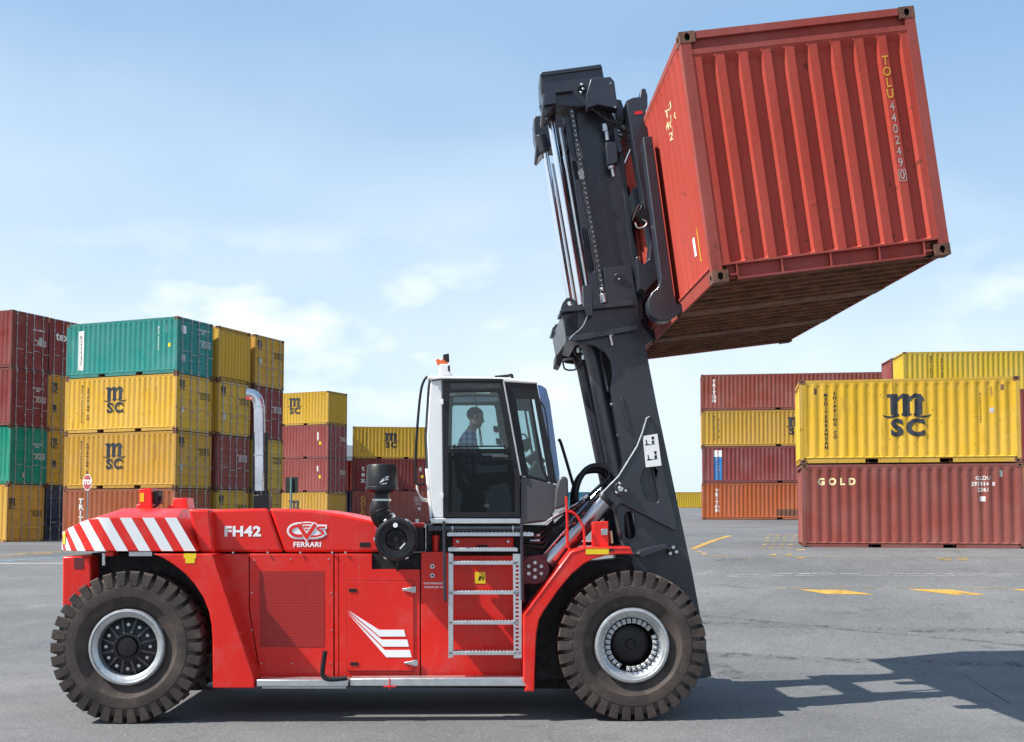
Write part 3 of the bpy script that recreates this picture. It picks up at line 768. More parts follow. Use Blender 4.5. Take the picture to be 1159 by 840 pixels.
# ---- counterweight with wrapped stripes
VC = -1.46
xf, zb = xz(223, 624, VC); xk, _ = xz(125, 600, VC); xr, _ = xz(69, 600, -.75)
rx = xk - xr; ry = .95
zt_pts = [(xz(66, 0, VC)[0], xz(70, 603, -.9)[1])] + [(xz(px, 600, VC)[0], xz(px, py, VC)[1]) for px, py in ((80, 594), (88, 590.5), (99, 587.5), (110, 586), (122, 585.4))]
zt_pts.sort()
def cw_path(s):
    """arc length from the front end -> (x, v, normal)"""
    Ls = xf - xk
    if s <= Ls: return xf - s, VC, Vector((0, -1, 0))
    return _arc(s - Ls)
_tab = []
acc = 0; pp = None
for i in range(401):
    t = i / 400 * math.pi / 2; p = Vector((xk - rx * math.sin(t), VC + ry * (1 - math.cos(t)), 0))
    if pp is not None: acc += (p - pp).length
    _tab.append((acc, p, t)); pp = p
def _arc(s):
    if s >= _tab[-1][0]: return xk - rx, VC + ry + (s - _tab[-1][0]), Vector((-1, 0, 0))
    import bisect
    i = bisect.bisect([q[0] for q in _tab], s) - 1; a, p, t = _tab[i]
    n = Vector((-math.sin(t) / rx, -math.cos(t) / ry, 0)).normalized()
    return p.x, p.y, n
Lmid = (xf - xk) + _tab[-1][0] + (-(VC + ry))
cw = MB(); NS = 60
def zt(x): return lerp_pts(zt_pts, x)
shift = .234; x140 = xz(140, 576, -1.1)[0]; ztop = xz(180, 575.6, -1.1)[1]
Bt, Et, It = [], [], []
for i in range(NS + 1):
    s = Lmid * i / NS; x, v, n = cw_path(s)
    Ls = xf - xk; sh = shift * max(0, 1 - s / Ls)
    Bt.append((x, v, zb)); xe = x - sh; Et.append((xe, v, zt(xe)))
    It.append((max(xe - .02, x140), min(v + .32, 0), ztop))
def mir(l): return [(x, -v, z) for x, v, z in reversed(l[:-1])]
cwB, cwE, cwI = Bt + mir(Bt), Et + mir(Et), It + mir(It)
vb, ve, vi = cw.pts(cwB), cw.pts(cwE), cw.pts(cwI); n = len(vb)
for i in range(n):
    j = (i + 1) % n
    cw.face([vb[i], vb[j], ve[j], ve[i]], K['red']); cw.face([ve[i], ve[j], vi[j], vi[i]], K['red'])
cw.face(vb, K['red']); cw.face(vi, K['red'])
CW = cw.build('counterweight', T, .012, angle=28)
st_ = MB()
for k in range(12):
    s0 = .012 + k * .262
    if s0 > Lmid: break
    g = []
    for j in range(7):
        t = j / 6; row = []
        for i in range(7):
            s = s0 + .137 * i / 6 + shift * t; x, v, nn = cw_path(s); z = zb + .004 + (zt(x) - zb - .01) * t
            row.append((x + nn.x * .004, v + nn.y * .004, z))
        g.append(st_.pts(row))
    for j in range(6):
        for i in range(6): st_.face([g[j][i], g[j][i + 1], g[j + 1][i + 1], g[j + 1][i]], K['refl'])
st_.build('hazard_stripes', CW, recalc=False)
x, v, nn = cw_path((xf - xk) + .78); b = MB(); z0, z1 = xz(92, 616, -1.2)[1], xz(92, 603, -1.2)[1]
tt = Vector((-nn.y, nn.x, 0)); c = Vector((x, v, 0)) + nn * .012
q = b.pts([c + tt * sg * .05 + Vector((0, 0, z)) for sg, z in ((-1, z0), (1, z0), (1, z1), (-1, z1))]); b.face(q, K['yel']); b.build('reflector', CW, recalc=False)
# equipment on top of the counterweight
b = MB(); v = -.7
b.prism(pl([(154, 576), (154, 571.5), (157, 571), (157, 553.5), (171, 552.5), (172, 576)], v), v, v + .30, K['red']); br = b.build('camera_bracket', CW, .008)
b = MB(); b.prism(pl([(172.3, 556), (178, 555), (178, 570), (172.3, 571)], v), v + .05, v + .25, K['black']); b.tube([tp(178, 567, v + .1), tp(182, 562, v + .1), tp(180, 570, v + .1), tp(173, 575, v + .1)], .012, K['hose'], 8, 6); b.build('rear_camera', br, .004)
b = MB(); b.prism(pl([(158.5, 558), (163, 558), (163, 568), (158.5, 568)], v), v - .004, v - .0005, K['yel']); b.build('warning_sticker', br)
b = MB(); v = -.6; b.prism(pl([(188, 576), (191, 571.5), (195, 571), (196, 564), (211, 563.5), (213, 576)], v), v, v + .35, K['red']); b.build('lifting_lug', CW, .01)
# slanted shoulder between the counterweight and the hood
b = MB(); v = -1.2
b.prism(pl([(214, 576), (238, 577), (244, 625.5), (227, 625.5)], v), v - .06, .0 - v + .06, K['red']); b.build('shoulder_panel', T, .03)

# ---- hood
def prism_ch(name, poly, v, mat, bevel, parent=T, seg=3):
    b = MB(); b.prism(pl(poly, v), v, -v, mat); return b.build(name, parent, bevel, seg)
VH = -1.05
h1 = prism_ch('rear_hood', [(239, 625.3), (232, 577), (303, 575.2), (320.6, 625.3)], VH, K['red'], .035)
h2 = prism_ch('engine_hood', [(322, 625.3), (304.4, 575.2), (357, 577.3), (386, 582), (431, 592), (431, 625.3)], VH, K['red'], .035)
b = MB(); b.prism(pl([(241, 625), (234, 580), (357, 580), (425, 594), (425, 627)], VH), VH + .06, -VH - .06, K['gap']); b.build('hood_core', T)
decal('model_lettering', [text_mesh('FH42', .165, .007, sx=1.15)], 274.5, 602, VH, K['ink'], h1)
b = MB(); b.prism(pl([(407, 614), (419, 614), (419, 619), (407, 619)], VH), VH - .006, VH - .0005, K['gap']); b.build('hood_latch', h2, .002)
# emblem, unit: photo pixels of the enlarged view / 10.5
def em(pts): return [((x - 500) / 10.5 / 95, -(y - 430) / 10.5 / 95) for x, y in pts]
def earc(cx, cy, rx_, ry_, a0, a1, n=26): return em([(cx + rx_ * math.cos(R(a0 + (a1 - a0) * i / n)), cy - ry_ * math.sin(R(a0 + (a1 - a0) * i / n))) for i in range(n + 1)])
u = 1 / 10.5 / 95
wl = []
wl.append((em([(500, 345), (560, 348), (640, 420), (640, 470), (500, 492), (360, 470), (330, 430), (400, 350)]), [list(range(8))]))
wl.append(stroke(earc(410, 428, 112, 62, 60, 305), 82 * u))
wl.append(stroke(em([(738, 384), (655, 382), (618, 402), (632, 422), (690, 436), (704, 458), (672, 484), (610, 500), (530, 500)]), 58 * u))
wl.append(stroke(earc(497, 400, 150, 72, 168, 12), 20 * u))
wl.append(stroke(em([(372, 345), (497, 506), (618, 345)]), 72 * u))
emb = decal('emblem', wl, 347.6, 601, VH, K['ink'], h2)
rl = [stroke(earc(410, 428, 112, 62, 72, 290), 36 * u), stroke(em([(722, 386), (656, 385), (626, 402), (636, 418), (690, 436), (698, 456), (670, 480), (610, 494), (545, 496)]), 23 * u),
      stroke(em([(390, 348), (497, 505), (603, 348)]), 44 * u)]
for y, a, c in ((343, 430, 555), (378, 452, 533), (412, 474, 510)): rl.append(stroke(em([(a, y), (c, y)]), 18 * u))
rl += [([(0, 0)], [])] * 1
decal('emblem_inlay', rl[:-1], 347.6, 601, VH, K['decalred'], emb, lift=.011)
decal('maker_lettering', [text_mesh('FERRARI', .080, .0028, sx=1.08)], 347.7, 616.6, VH, K['ink'], h2)

# ---- lower body panels
VB = -1.08
def panel(name, poly, mat=None, v=VB, t=.05, bevel=.006, parent=T, holes=()):
    b = MB(); b.prism(pl(poly, v), v, v + t, mat or K['red'], [pl(h, v) for h in holes]); return b.build(name, parent, bevel)
for s in (1, -1):
    b = MB(); y0, y1 = sorted((s * (VB + .03), s * .4)); b.prism(pl([(243, 627), (590, 627), (590, 768), (288, 768)], VB), y0, y1, K['gap']); b.build('engine_bay', T)
panel('side_panel', [(241.5, 627), (281.5, 627), (281.5, 690), (294, 767), (288, 767)])
gp = panel('vent_panel', [(282.5, 627), (377.5, 627), (377.5, 767), (295, 767), (282.5, 690)])
panel('rear_strip', [(379, 627), (383.2, 627), (383.2, 767), (379, 767)])
dp = panel('battery_panel', [(384, 627), (421, 627), (421, 644.5), (475.3, 644.5), (475.3, 767), (384, 767)])
fp = panel('tank_panel', [(476.6, 625), (500, 624.5), (508, 626), (508, 629), (591, 629), (591, 767), (476.6, 767)])
for s, px, py in ((0, 288, 634), (0, 329, 633), (0, 372, 633), (0, 285, 671), (0, 375, 671), (0, 285.5, 713), (0, 375.5, 713), (0, 296, 751), (0, 331, 751), (0, 374, 751)):
    b = MB(); p = tp(px, py, VB); bolt(b, p, .009, .006); b.build('panel_screw', gp)
for k, px in enumerate((236, 264, 303, 340, 376, 391)):
    b = MB(); p = tp(px, 625.4, VB - .01); b.cyl(p, p + Vector((0, -.012, 0)), .013, K['brushed'], seg=8); b.build('hood_bolt', T)
# vent grille: perforated sheet
m, nt, bs = new_mat('perforated red sheet'); tcn = N(nt, 'ShaderNodeTexCoord'); sp = N(nt, 'ShaderNodeSeparateXYZ'); nt.links.new(tcn.outputs['Object'], sp.inputs[0])
def hole(o): return math_(nt, 'GREATER_THAN', math_(nt, 'FRACT', math_(nt, 'MULTIPLY', o, 1 / .0196)), .33)
hm = math_(nt, 'MULTIPLY', hole(sp.outputs[0]), hole(sp.outputs[2]))
nt.links.new(mixc(nt, hm, (.66, .018, .012), (.012, .008, .008)), bs.inputs['Base Color']); bs.inputs['Roughness'].default_value = .45
pxpoly('vent_grille', [[(294, 646.3), (366.5, 646.3), (367, 732), (294.3, 732)]], VB, m, gp, .004)
# battery door
b = MB(); b.prism(pl([(391.6, 657), (468.6, 657), (469, 760), (392.6, 760)], VB), VB - .002, VB - .0004, K['skinred']); b.build('door_gap', dp)
b = MB(); b.prism(pl([(392.3, 657.8), (468, 657.8), (468.4, 759.2), (393.3, 759.2)], VB), VB - .014, VB - .0022, K['red']); bd = b.build('access_door', dp, .003)
VD = VB - .014
for (px, py) in ((399.5, 668), (401, 751.3)):
    b = MB(); b.prism(pl([(px - 4.5, py - 1.7), (px + 4.5, py - 1.7), (px + 4.5, py + 1.9), (px - 4.5, py + 1.9)], VD), VD - .008, VD - .0005, K['black']); b.build('latch', bd, .003)
for (px, py) in ((463.5, 667.3), (465.5, 750.4)):
    b = MB(); b.prism(pl([(px - 8, py - 1), (px + 1, py - 2.4), (px + 3, py - 3.6), (px + 7.5, py - 3.6), (px + 7.5, py + 3.6), (px + 3, py + 3.6), (px + 1, py + 2.4), (px - 8, py + 1)], VD), VD - .018, VD - .0005, K['brushed']); b.build('hinge', bd, .004)
def z8(l): return [(270 + x / 5.248, 630 + y / 5.248) for x, y in l]
pxpoly('chevron_decal', [z8([(652, 320), (835, 435), (983, 435), (993, 475), (838, 475)]), z8([(652, 330), (850, 493), (1002, 493), (1012, 535), (858, 535)]), z8([(652, 340), (868, 555), (1018, 555), (1028, 598), (878, 598)])], VD, K['ink'], bd, .004)
for py in (641, 651.3):
    b = MB(); p = tp(489.5, py, VB); b.cyl(p, p + Vector((0, -.03, 0)), .028, K['brushed'], seg=16); b.cyl(p + Vector((0, -.03, 0)), p + Vector((0, -.036, 0)), .012, K['gap'], seg=12); b.build('gauge_plug', fp)
decal('tank_lettering', [place(text_mesh('OLIO IDRAULICO', .031, .0008), 0, .028), place(text_mesh('HYDRAULIC OIL', .031, .0008), 0, -.018)], 491.5, 663, VB, K['ink'], fp)
pxpoly('warning_sticker', [[(537.5, 647.5), (549.5, 647.5), (549.5, 660.5), (537.5, 660.5)]], VB, K['yel'], fp, .004)
ws = MB(); 
for c in ([(541, 657), (543, 651), (545, 653), (543.5, 657)], [(545, 651), (547.5, 655), (546.5, 658), (545.5, 655)]): ws.prism(pl(c, VB), VB - .0055, VB - .0042, K['gap'])
ws.build('pictogram', fp)
b = MB(); v = VB + .12
b.cyl(tp(493, 625, v), tp(493, 609, v), .04, K['red'], seg=16); b.cyl(tp(493, 609, v), tp(493, 606, v), .05, K['red'], seg=16); fn = b.build('filler_neck', T)
b = MB(); b.cyl(tp(493, 606, v), tp(493, 600.5, v), .036, K['black'], seg=14); b.build('cap', fn, .004)

# ---- rear wing, wheel well, chassis
VF = -1.5
arch = [(173, 627), (185, 632), (198, 640.5), (210, 650), (220, 661), (230, 676), (236.5, 692), (239.5, 708), (240.6, 726), (240.8, 779)]
b = MB(); b.prism(pl(arch + [(287.6, 779), (287.6, 768), (240, 627)], VF), VF, VF + .9, K['red']); b.build('rear_mudguard', T, .012)
b = MB(); b.prism(pl(arch + [(287.6, 779), (287.6, 768), (240, 627)], VF), -VF - .9, -VF, K['red']); b.build('rear_mudguard', T, .012)
pxpoly('warning_sticker', [[(208, 626.5), (222, 626.5), (222, 632), (220.5, 632), (220.5, 637.5), (210, 637.5), (210, 632), (208, 632)]], VF, K['yel'], T, .004)
b = MB(); v = -1.3; b.prism(pl([(70.5, 630), (102, 630), (104, 676), (70.5, 690)], v), v, -v, K['red']); rb = b.build('rear_bumper', T, .02)
b = MB(); b.prism(pl([(84, 631), (95, 631), (95, 644), (84, 644)], v), v - .003, v - .0005, K['skinred']); b.build('tow_pocket', rb)
b = MB(); v = -1.0
b.prism(pl([(104, 626), (250, 626), (262, 770), (236, 700), (104, 660)], v), v, -v, K['void']); b.build('rear_frame', T)
b = MB(); v = -1.35
b.cyl(tp(117.5, 626, v), tp(117.5, 640, v), .02, K['brushed'], seg=10); b.build('frame_bolt', T)
for (a, c) in ((119, 128), (146, 172)):
    b = MB(); b.prism(pl([(a, 624.5), (c, 624.5), (c, 629.5), (a, 629.5)], v), v, v + .2, K['red' if a < 130 else 'brushed']); b.build('frame_mount', T)
b = MB(); v = -.62
b.prism(pl([(243, 640), (700, 640), (735, 660), (745, 745), (660, 780), (243, 776)], v), v, -v, K['void']); b.build('chassis', T)
for xw in (142.5, 716):
    b = MB(); x, _ = xz(xw, 729, -1.52); b.cyl((x, -1.2, TR_), (x, 1.2, TR_), .24, K['void'], seg=24); b.build('axle', T)
# side step
b = MB(); v = -1.5
b.prism(pl([(290.5, 769.5), (394, 769.5), (394, 777), (290.5, 777)], v), v, v + .26, K['alu']); b.build('side_step', T, .008)
b = MB(); b.prism(pl([(396, 768.5), (592, 767.5), (600, 777), (396, 777)], v), v + .02, v + .26, K['alu']); b.build('side_step', T, .008)
b = MB(); b.prism(pl([(296, 777.6), (391, 777.6), (391, 780), (296, 780)], v), v + .04, v + .2, K['brushed']); b.build('step_rail', T)
b = MB(); b.tube([tp(368, 737, v), tp(365, 760, v), tp(367, 766.5, v), tp(375, 769, v), tp(393, 767.5, v)], .028, K['black'], 10, 5); b.build('step_handle', T)
b = MB(); b.cyl(tp(441, 768, v - .004), tp(441, 780, v - .004), .008, K['red'], seg=8); b.cyl(tp(434, 777.2, v - .004), tp(448, 777.2, v - .004), .008, K['red'], seg=8); b.build('jack_mark', T)
for s in (1,):
    b = MB(); y0, y1 = sorted((1.28, 1.5)); b.prism(pl([(290, 769), (592, 768), (600, 777), (290, 777)], -1.5), y0, y1, K['alu']); b.build('side_step', T, .008)

# ---- front wing
VW = -1.54
fw = [(592, 697), (645.7, 624.5), (661.8, 619), (713.5, 619), (717.5, 627.5), (700, 627.6), (685, 629), (671, 633), (660, 639), (647, 650), (632, 668), (616, 691), (610, 702), (607.5, 716), (606.4, 730), (604.8, 783), (593.5, 783), (596.5, 776), (592.5, 772)]
for s in (1, -1):
    y0, y1 = sorted((s * VW, s * (VW + .62))); b = MB(); b.prism(pl(fw, VW), y0, y1, K['red']); o = b.build('front_mudguard', T, .014)
    if s == 1: FWG = o
b = MB()
for a, c in (((594, 694), (645.5, 624)),):
    b.tube([tp(a[0] + .5, a[1] + 1.5, VW - .001), tp(c[0] + 1.2, c[1] + 1.8, VW - .001), tp(663, 620.6, VW - .001), tp(712, 620.6, VW - .001)], .006, K['red'], 6)
b.build('edge_trim', FWG)
pxpoly('warning_sticker', [[(663, 620.6), (689, 620.6), (689, 627.4), (663, 627.4)]], VW, K['yel'], FWG, .004)
pxpoly('label_plate', [[(689.6, 621.5), (694.5, 621.5), (694.5, 624), (689.6, 624)]], VW, K['gap'], FWG, .004)
b = MB(); v = -.98
b.prism(pl([(606.5, 770), (606.5, 705), (616, 688), (645, 652), (664, 636), (716, 631), (700, 700), (640, 768)], v), v, -.64, K['void']); b.build('wheel_well', T)
b = MB(); v = -1.4
b.prism(pl([(671, 591), (688.5, 590), (689, 619), (671, 619)], v), v, v + .18, K['red']); lb = b.build('lamp_box', T, .008)
b = MB(); b.prism(pl([(680, 599), (687.5, 598), (687.5, 606), (680, 606)], v), v - .03, v - .0005, K['brushed']); b.build('work_lamp', lb, .006)
b = MB(); b.cyl(tp(691, 601, v + .06), tp(692.5, 615, v + .06), .02, K['copper'], seg=12); b.build('fitting', lb)
b = MB(); v = -1.45; m = K['red']
b.tube([tp(641, 562, v), tp(642, 590, v), tp(642.3, 614, v), tp(643.5, 620, v), tp(648.5, 628, v)], .017, m, 10, 5)
b.tube([tp(642, 578.5, v), tp(648, 580, v), tp(654, 585.5, v), tp(660, 596, v), tp(661.3, 606, v), tp(661.5, 620, v)], .016, m, 10, 5); b.build('fender_handrail', T)
# ---- mast
MM = K['mast']
K['chain'] = M('oiled chain link', (.10, .10, .105), .45, .5, var=.2)
K['chain2'] = M('oiled inner link', (.05, .05, .052), .5, .4, var=.2)
mast = empty('mast', parent=T)
def msym(name, polys, v0, v1, mat=MM, bevel=.006, holes=(), parent=mast, trace=None, far=True):
    """plates traced at the near depth and repeated on the far side"""
    r = []
    for s in ((1, -1) if far else (1,)):
        b = MB(); y0, y1 = sorted((s * v0, s * v1))
        for p in polys: b.prism(pl(p, trace if trace is not None else v0), y0, y1, mat, [pl(h, trace if trace is not None else v0) for h in holes])
        r.append(b.build(name, parent, bevel))
    return r
def slot(x0, y0, x1, y1, w, n=8):
    """rounded slot between two pixel points"""
    d = Vector((x1 - x0, y1 - y0)).normalized(); nn = Vector((-d.y, d.x)); out = []
    a = math.atan2(nn.y, nn.x)
    for i in range(n + 1): t = a + math.pi * i / n; out.append((x0 + w * math.cos(t), y0 + w * math.sin(t)))
    for i in range(n + 1): t = a + math.pi + math.pi * i / n; out.append((x1 + w * math.cos(t), y1 + w * math.sin(t)))
    return out
VM = -.95
outer = [(682.5, 304), (713.7, 301), (722.5, 350), (743.7, 460), (784, 650), (805.5, 766), (793, 768), (752, 768), (748, 720), (722, 655), (704, 610), (697, 575), (706, 522), (697, 478), (691, 440), (693.5, 425), (691, 408), (684, 398), (672, 391), (655, 389), (640, 384), (640, 362), (650, 352), (685, 346)]
om = msym('outer_mast', [outer], VM, VM + .045, holes=[slot(712.5, 585, 713, 604, 6.0)])
ft = [(713.7, 301), (722.5, 350), (743.7, 460), (784, 650), (805.5, 766)]
msym('mast_flange', [ft + [(x - 5, y + 1) for x, y in reversed(ft)]], VM + .046, -.60, trace=VM)
bt = [(691, 440), (706, 522), (697, 575), (704, 610), (722, 655)]
msym('mast_flange', [bt + [(x + 5, y) for x, y in reversed(bt)]], VM + .046, -.62, trace=VM)
msym('mast_plate', [[(682.5, 304), (713.7, 301), (717, 318), (722.5, 348), (696, 346), (688, 346)]], VM - .028, VM - .001, trace=VM)
b = MB(); b.cyl(tp(701, 316, VM - .029), tp(701, 316, VM - .045), .075, MM, seg=24); b.cyl(tp(701, 316, VM - .0455), tp(701, 316, VM - .052), .012, K['brushed'], seg=10); b.build('pivot_cap', om[0], .004)
# reinforcement gusset
gus = [(736, 472), (740, 477), (752, 540), (765, 590), (766, 598.5), (764, 601), (752, 595), (716, 577), (703, 570), (693, 578), (677.5, 563), (700, 540), (721, 506), (727, 490), (732, 474)]
gs = msym('gusset_plate', [gus], VM - .07, VM - .001, bevel=.012, holes=[[(733, 524), (737.5, 526), (745.8, 562), (745, 568), (741, 570), (731, 564), (728, 556), (725, 543), (728, 534)]], trace=VM - .07)
b = MB(); b.tube([tp(x, y, VM - .072) for x, y in ((678, 561.5), (700.2, 539), (721, 505.2), (727.2, 489), (732, 473.2), (735, 471.6))], .011, MT['alu'], 6); b.build('edge_trim', gs[0])
pxpoly('load_chart', [[(727.5, 493.7), (744, 491), (748.7, 527), (731, 529)]], VM - .07, K['ink'], gs[0], .005)
b = MB(); v = VM - .0755
for q in ([(730.5, 498), (731.8, 497.8), (733, 503.5), (731.6, 503.8)], [(729.8, 503), (734.3, 502.3), (734.5, 503.6), (730, 504.3)], [(732.8, 515), (734, 514.8), (735, 521), (733.8, 521.2)], [(732.3, 520), (736.8, 519.3), (737, 520.8), (732.5, 521.4)],
          [(737, 494.5), (740, 494), (740.5, 497), (738, 498)], [(737.5, 499), (740.5, 498.5), (740, 502), (738, 502)], [(740, 511), (743, 510.5), (743, 514), (741, 514.5)], [(740.5, 515.5), (743.5, 515), (743.5, 519), (741, 519.5)], [(734, 503.2), (741, 502), (741.1, 502.7), (734.1, 503.8)], [(736.5, 520), (744, 518.8), (744.1, 519.5), (736.6, 520.7)]):
    b.prism(pl(q, v), v - .001, v, K['gap'])
b.build('chart_print', gs[0])
b = MB(); c = (702.5, 553.5)
b.cyl(tp(*c, VM - .07), tp(*c, VM - .13), .085, MM, seg=28); b.cyl(tp(*c, VM - .131), tp(*c, VM - .155), .035, K['brushed'], seg=16)
for a in (100, 220, 340):
    p = tp(c[0] + 6.2 * math.cos(R(a)), c[1] - 6.2 * math.sin(R(a)), VM - .131); bolt(b, p, .018, .02)
b.build('tilt_pin', mast, .004)
msym('raised_rib', [[(702.5, 450), (705, 449), (713, 487), (711, 489), (709.5, 487)]], VM - .02, VM - .001, trace=VM)
for (x, y) in ((693, 458), (700.5, 493)):
    b = MB(); b.cyl(tp(x - 2.5, y, VM + .1), tp(x + 1.5, y - .5, VM + .1), .02, K['brushed'], seg=8); b.build('guide_bolt', mast)
# ledge and bracket near the wheel
b = MB(); b.prism(pl([(716, 626.5), (721, 622), (750, 615.5), (751, 619), (722, 630)], VM), VM - .35, VM - .001, MM); b.build('ledge', mast, .006)
b = MB(); b.prism(pl([(755, 620), (765, 617), (767, 625), (757, 629)], VM), VM - .10, VM - .001, K['black']); bk = b.build('stop_bracket', mast, .006)
for (x, y) in ((758.5, 626.5), (765.5, 624.5), (762, 619.5)):
    b = MB(); bolt(b, tp(x, y, VM - .1), .022, .02); b.build('bracket_bolt', bk)
# bracket around the lift cylinders
msym('guide_plate', [[(633.7, 351), (640, 348.5), (717, 340.5), (717.6, 345.5), (640, 353), (634, 355)], [(640, 382), (646, 380), (721, 368), (722, 373), (660, 385), (641, 386.5)]], VM - .09, -.56, trace=VM - .09)
msym('lifting_eye', [[(634, 351), (637, 342), (641, 337.5), (646, 336.5), (651, 340), (656, 350)]], VM - .05, VM + .01, holes=[[(645 + 3 * math.cos(t * .7), 343 + 3 * math.sin(t * .7)) for t in range(9)]], trace=VM - .05)
b = MB(); b.prism(pl([(636, 355), (655, 353), (655, 386), (641, 384)], VM), VM + .0, -VM, MM); b.build('cross_beam', mast, .01)
b = MB(); b.prism(pl([(659.5, 323.5), (670, 322.5), (671, 357), (664, 359), (660, 343)], VM - .12), VM - .14, VM - .05, MM); b.build('valve_cover', mast, .006)
b = MB(); b.cyl(tp(690.5, 374, VM - .05), tp(691, 380, VM - .05), .04, K['brushed'], seg=6); b.cyl(tp(691, 380, VM - .05), tp(693.5, 391, VM - .05), .022, K['brushed'], seg=12); b.build('anchor_bolt', mast)
b = MB(); v = VM - .13
b.tube([tp(663, 346, v), tp(665, 356, v), tp(659, 370, v), tp(648, 380, v), tp(644, 385, v)], .008, K['brushed'], 8, 6)
b.build('hydraulic_pipe', mast)
b = MB(); v = .5; b.prism(pl([(632, 396), (637, 392), (640, 400), (637, 410), (631, 408)], -.2), .2, .7, K['black']); jb = b.build('sensor_box', mast, .01)
b = MB(); q = -.1
b.tube([tp(637, 410, q), tp(640, 418, q), tp(652, 418, q), tp(662, 408, q), tp(668, 398, q)], .012, K['hose'], 8, 6); b.tube([tp(650, 392, q), tp(652, 402, q), tp(664, 405, q), tp(672, 399, q)], .014, K['hose'], 8, 6); b.tube([tp(655, 388, q), tp(659, 398, q), tp(668, 402, q)], .012, MT['alu'], 8, 6); b.build('sensor_cable', mast)
for x, y in ((655.5, 394), (661, 402), (668, 393)):
    b = MB(); b.cyl(tp(x, y, -.55), tp(x, y + 5, -.55), .03, K['brushed'], seg=10); b.build('pipe_coupling', mast)
# inner mast
VI = -.86
msym('inner_mast', [[(652, 120), (690, 116), (706, 175), (716, 262), (727, 330), (728, 360), (700, 365), (678, 330)]], VI, VI + .05, trace=VI)
msym('inner_flange', [[(700, 150), (706, 175), (716, 262), (727, 330), (722, 331), (711, 263), (701, 177)]], VI - .065, VI - .001, trace=VI - .065)
msym('inner_rib', [[(639, 133), (648, 127), (694, 345), (671, 349)]], VI - .02, VI - .001, trace=VI - .02, bevel=.004, holes=[slot(650.5, 185, 654, 201, 3.0), slot(661.5, 262, 669, 305, 4.2)], mat=MM)
# rods, cylinders
VR = -.62
for s in (1, -1):
    def q(px, py, v=VR):
        p = tp(px, py, v); return (p.x, s * p.y, p.z)
    b = MB(); b.cyl(q(622.5, 132), q(658, 345), .044, K['chrome'], seg=24); b.build('lift_rod', mast)
    b = MB(); b.cyl(q(617, 118), q(622.5, 139), .085, MM, seg=24); b.build('rod_head', mast, .01)
    b = MB(); b.cyl(q(664, 378), q(671, 402), .115, MM, seg=24); b.cyl(q(669, 392), q(715, 618), .103, MM, seg=28); b.build('lift_cylinder', mast)
    b = MB(); b.cyl(q(634, 145, -.75), q(668, 345, -.75), .022, K['brushed'], seg=14); b.build('guide_tube', mast)
    # chain
    b = MB(); p0, p1 = Vector(q(646, 122, -.93)), Vector(q(683, 336, -.93)); d = (p1 - p0); n_ = int(d.length / .062); d.normalize(); sd = Vector((d.z, 0, -d.x))
    ch = MB()
    for i in range(n_):
        c = p0 + d * (i * .062)
        for lay, off_ in ((0, (-.022, -.012)), (1, (.012, .022))) if i % 2 else ((0, (-.034, -.024)), (1, (.024, .034))):
            pts = [c + d * (-.008) + sd * .022, c + d * .012 + sd * .028, c + d * .031 + sd * .024, c + d * .05 + sd * .028, c + d * .07 + sd * .022, c + d * .07 - sd * .022, c + d * .05 - sd * .028, c + d * .031 - sd * .024, c + d * .012 - sd * .028, c + d * (-.008) - sd * .022]
            ch.prism([(p.x, p.z) for p in pts], c.y + off_[0], c.y + off_[1], K['chain'] if i % 2 else K['chain2'])
        ch.cyl((c.x, c.y - .037, c.z), (c.x, c.y + .037, c.z), .009, K['brushed'], seg=8)
    ch.build('lift_chain', mast)
    b = MB(); b.cyl(q(682.5, 333, -.93), q(684.3, 343, -.93), .05, K['brushed'], seg=14); b.cyl(q(681.5, 326, -.93), q(682.5, 333, -.93), .035, K['brushed'], seg=12); b.build('chain_anchor', mast, .004)
    b = MB(); b.cyl(q(657.5, 195.5, -.98), q(657.5, 195.5, -.90), .04, K['brushed'], seg=14); b.cyl(q(658.5, 200, -.98), q(658.5, 200, -.90), .034, K['brushed'], seg=14); b.build('chain_link_pin', mast)
# cross head at the top
VX = -1.0
xh = msym('cross_head', [[(611, 84), (613, 82), (679, 73.5), (681.5, 76), (684, 90), (683, 118), (655, 121), (628, 120), (616, 134), (613, 131), (614.5, 112), (612, 104)]], VX, -.58, trace=VX, bevel=.014)
msym('head_lip', [[(610.8, 85), (613, 81.5), (680, 72.6), (682, 77), (613, 86)]], VX - .02, VX - .001, trace=VX - .02)
msym('head_bracket', [[(615, 107), (629, 104), (630, 117), (616, 119)], [(629, 102.5), (648, 100.5), (649, 103), (629.6, 105)]], VX - .06, VX - .001, trace=VX - .06)
b = MB(); b.prism(pl([(640, 86), (676, 80), (680, 112), (645, 116)], -.58), -.58, .58, MM); b.build('head_beam', mast, .01)
b = MB(); c = (658.5, 100); b.cyl(tp(*c, VX), tp(*c, VX - .05), .05, K['black'], seg=20)
for dx, dy in ((0, -4), (-1, 5), (1.5, 1)): bolt(b, tp(c[0] + dx, c[1] + dy, VX - .05), .018, .018)
b.build('sheave_pin', mast, .004)
v = -1.12
b = MB(); b.prism(pl([(668, 92), (690, 89.5), (694.5, 95), (698.6, 125.5), (676, 121), (664.5, 124.5), (662.5, 111)], v), v - .08, v + .12, MM); jn = b.build('hose_box', mast, .008)
for x, y in ((691, 94.5), (696, 121.5)):
    b = MB(); bolt(b, tp(x, y, v - .08), .012, .01); b.build('box_screw', jn)
for k, (a, c, d) in enumerate((((668, 121), (685, 134), (702, 141)), ((672, 121), (690, 140), (706, 146)), ((677, 122), (692, 145), (709, 152)), ((683, 124), (694, 148), (712, 160)), ((690, 124), (697, 143), (714, 152)))):
    b = MB(); b.tube([tp(*a, v + .03 * k), tp(*c, v + .04 * k), tp(*d, v + .03 * k)], .015, K['hose'], 8, 6); b.build('hose', mast)
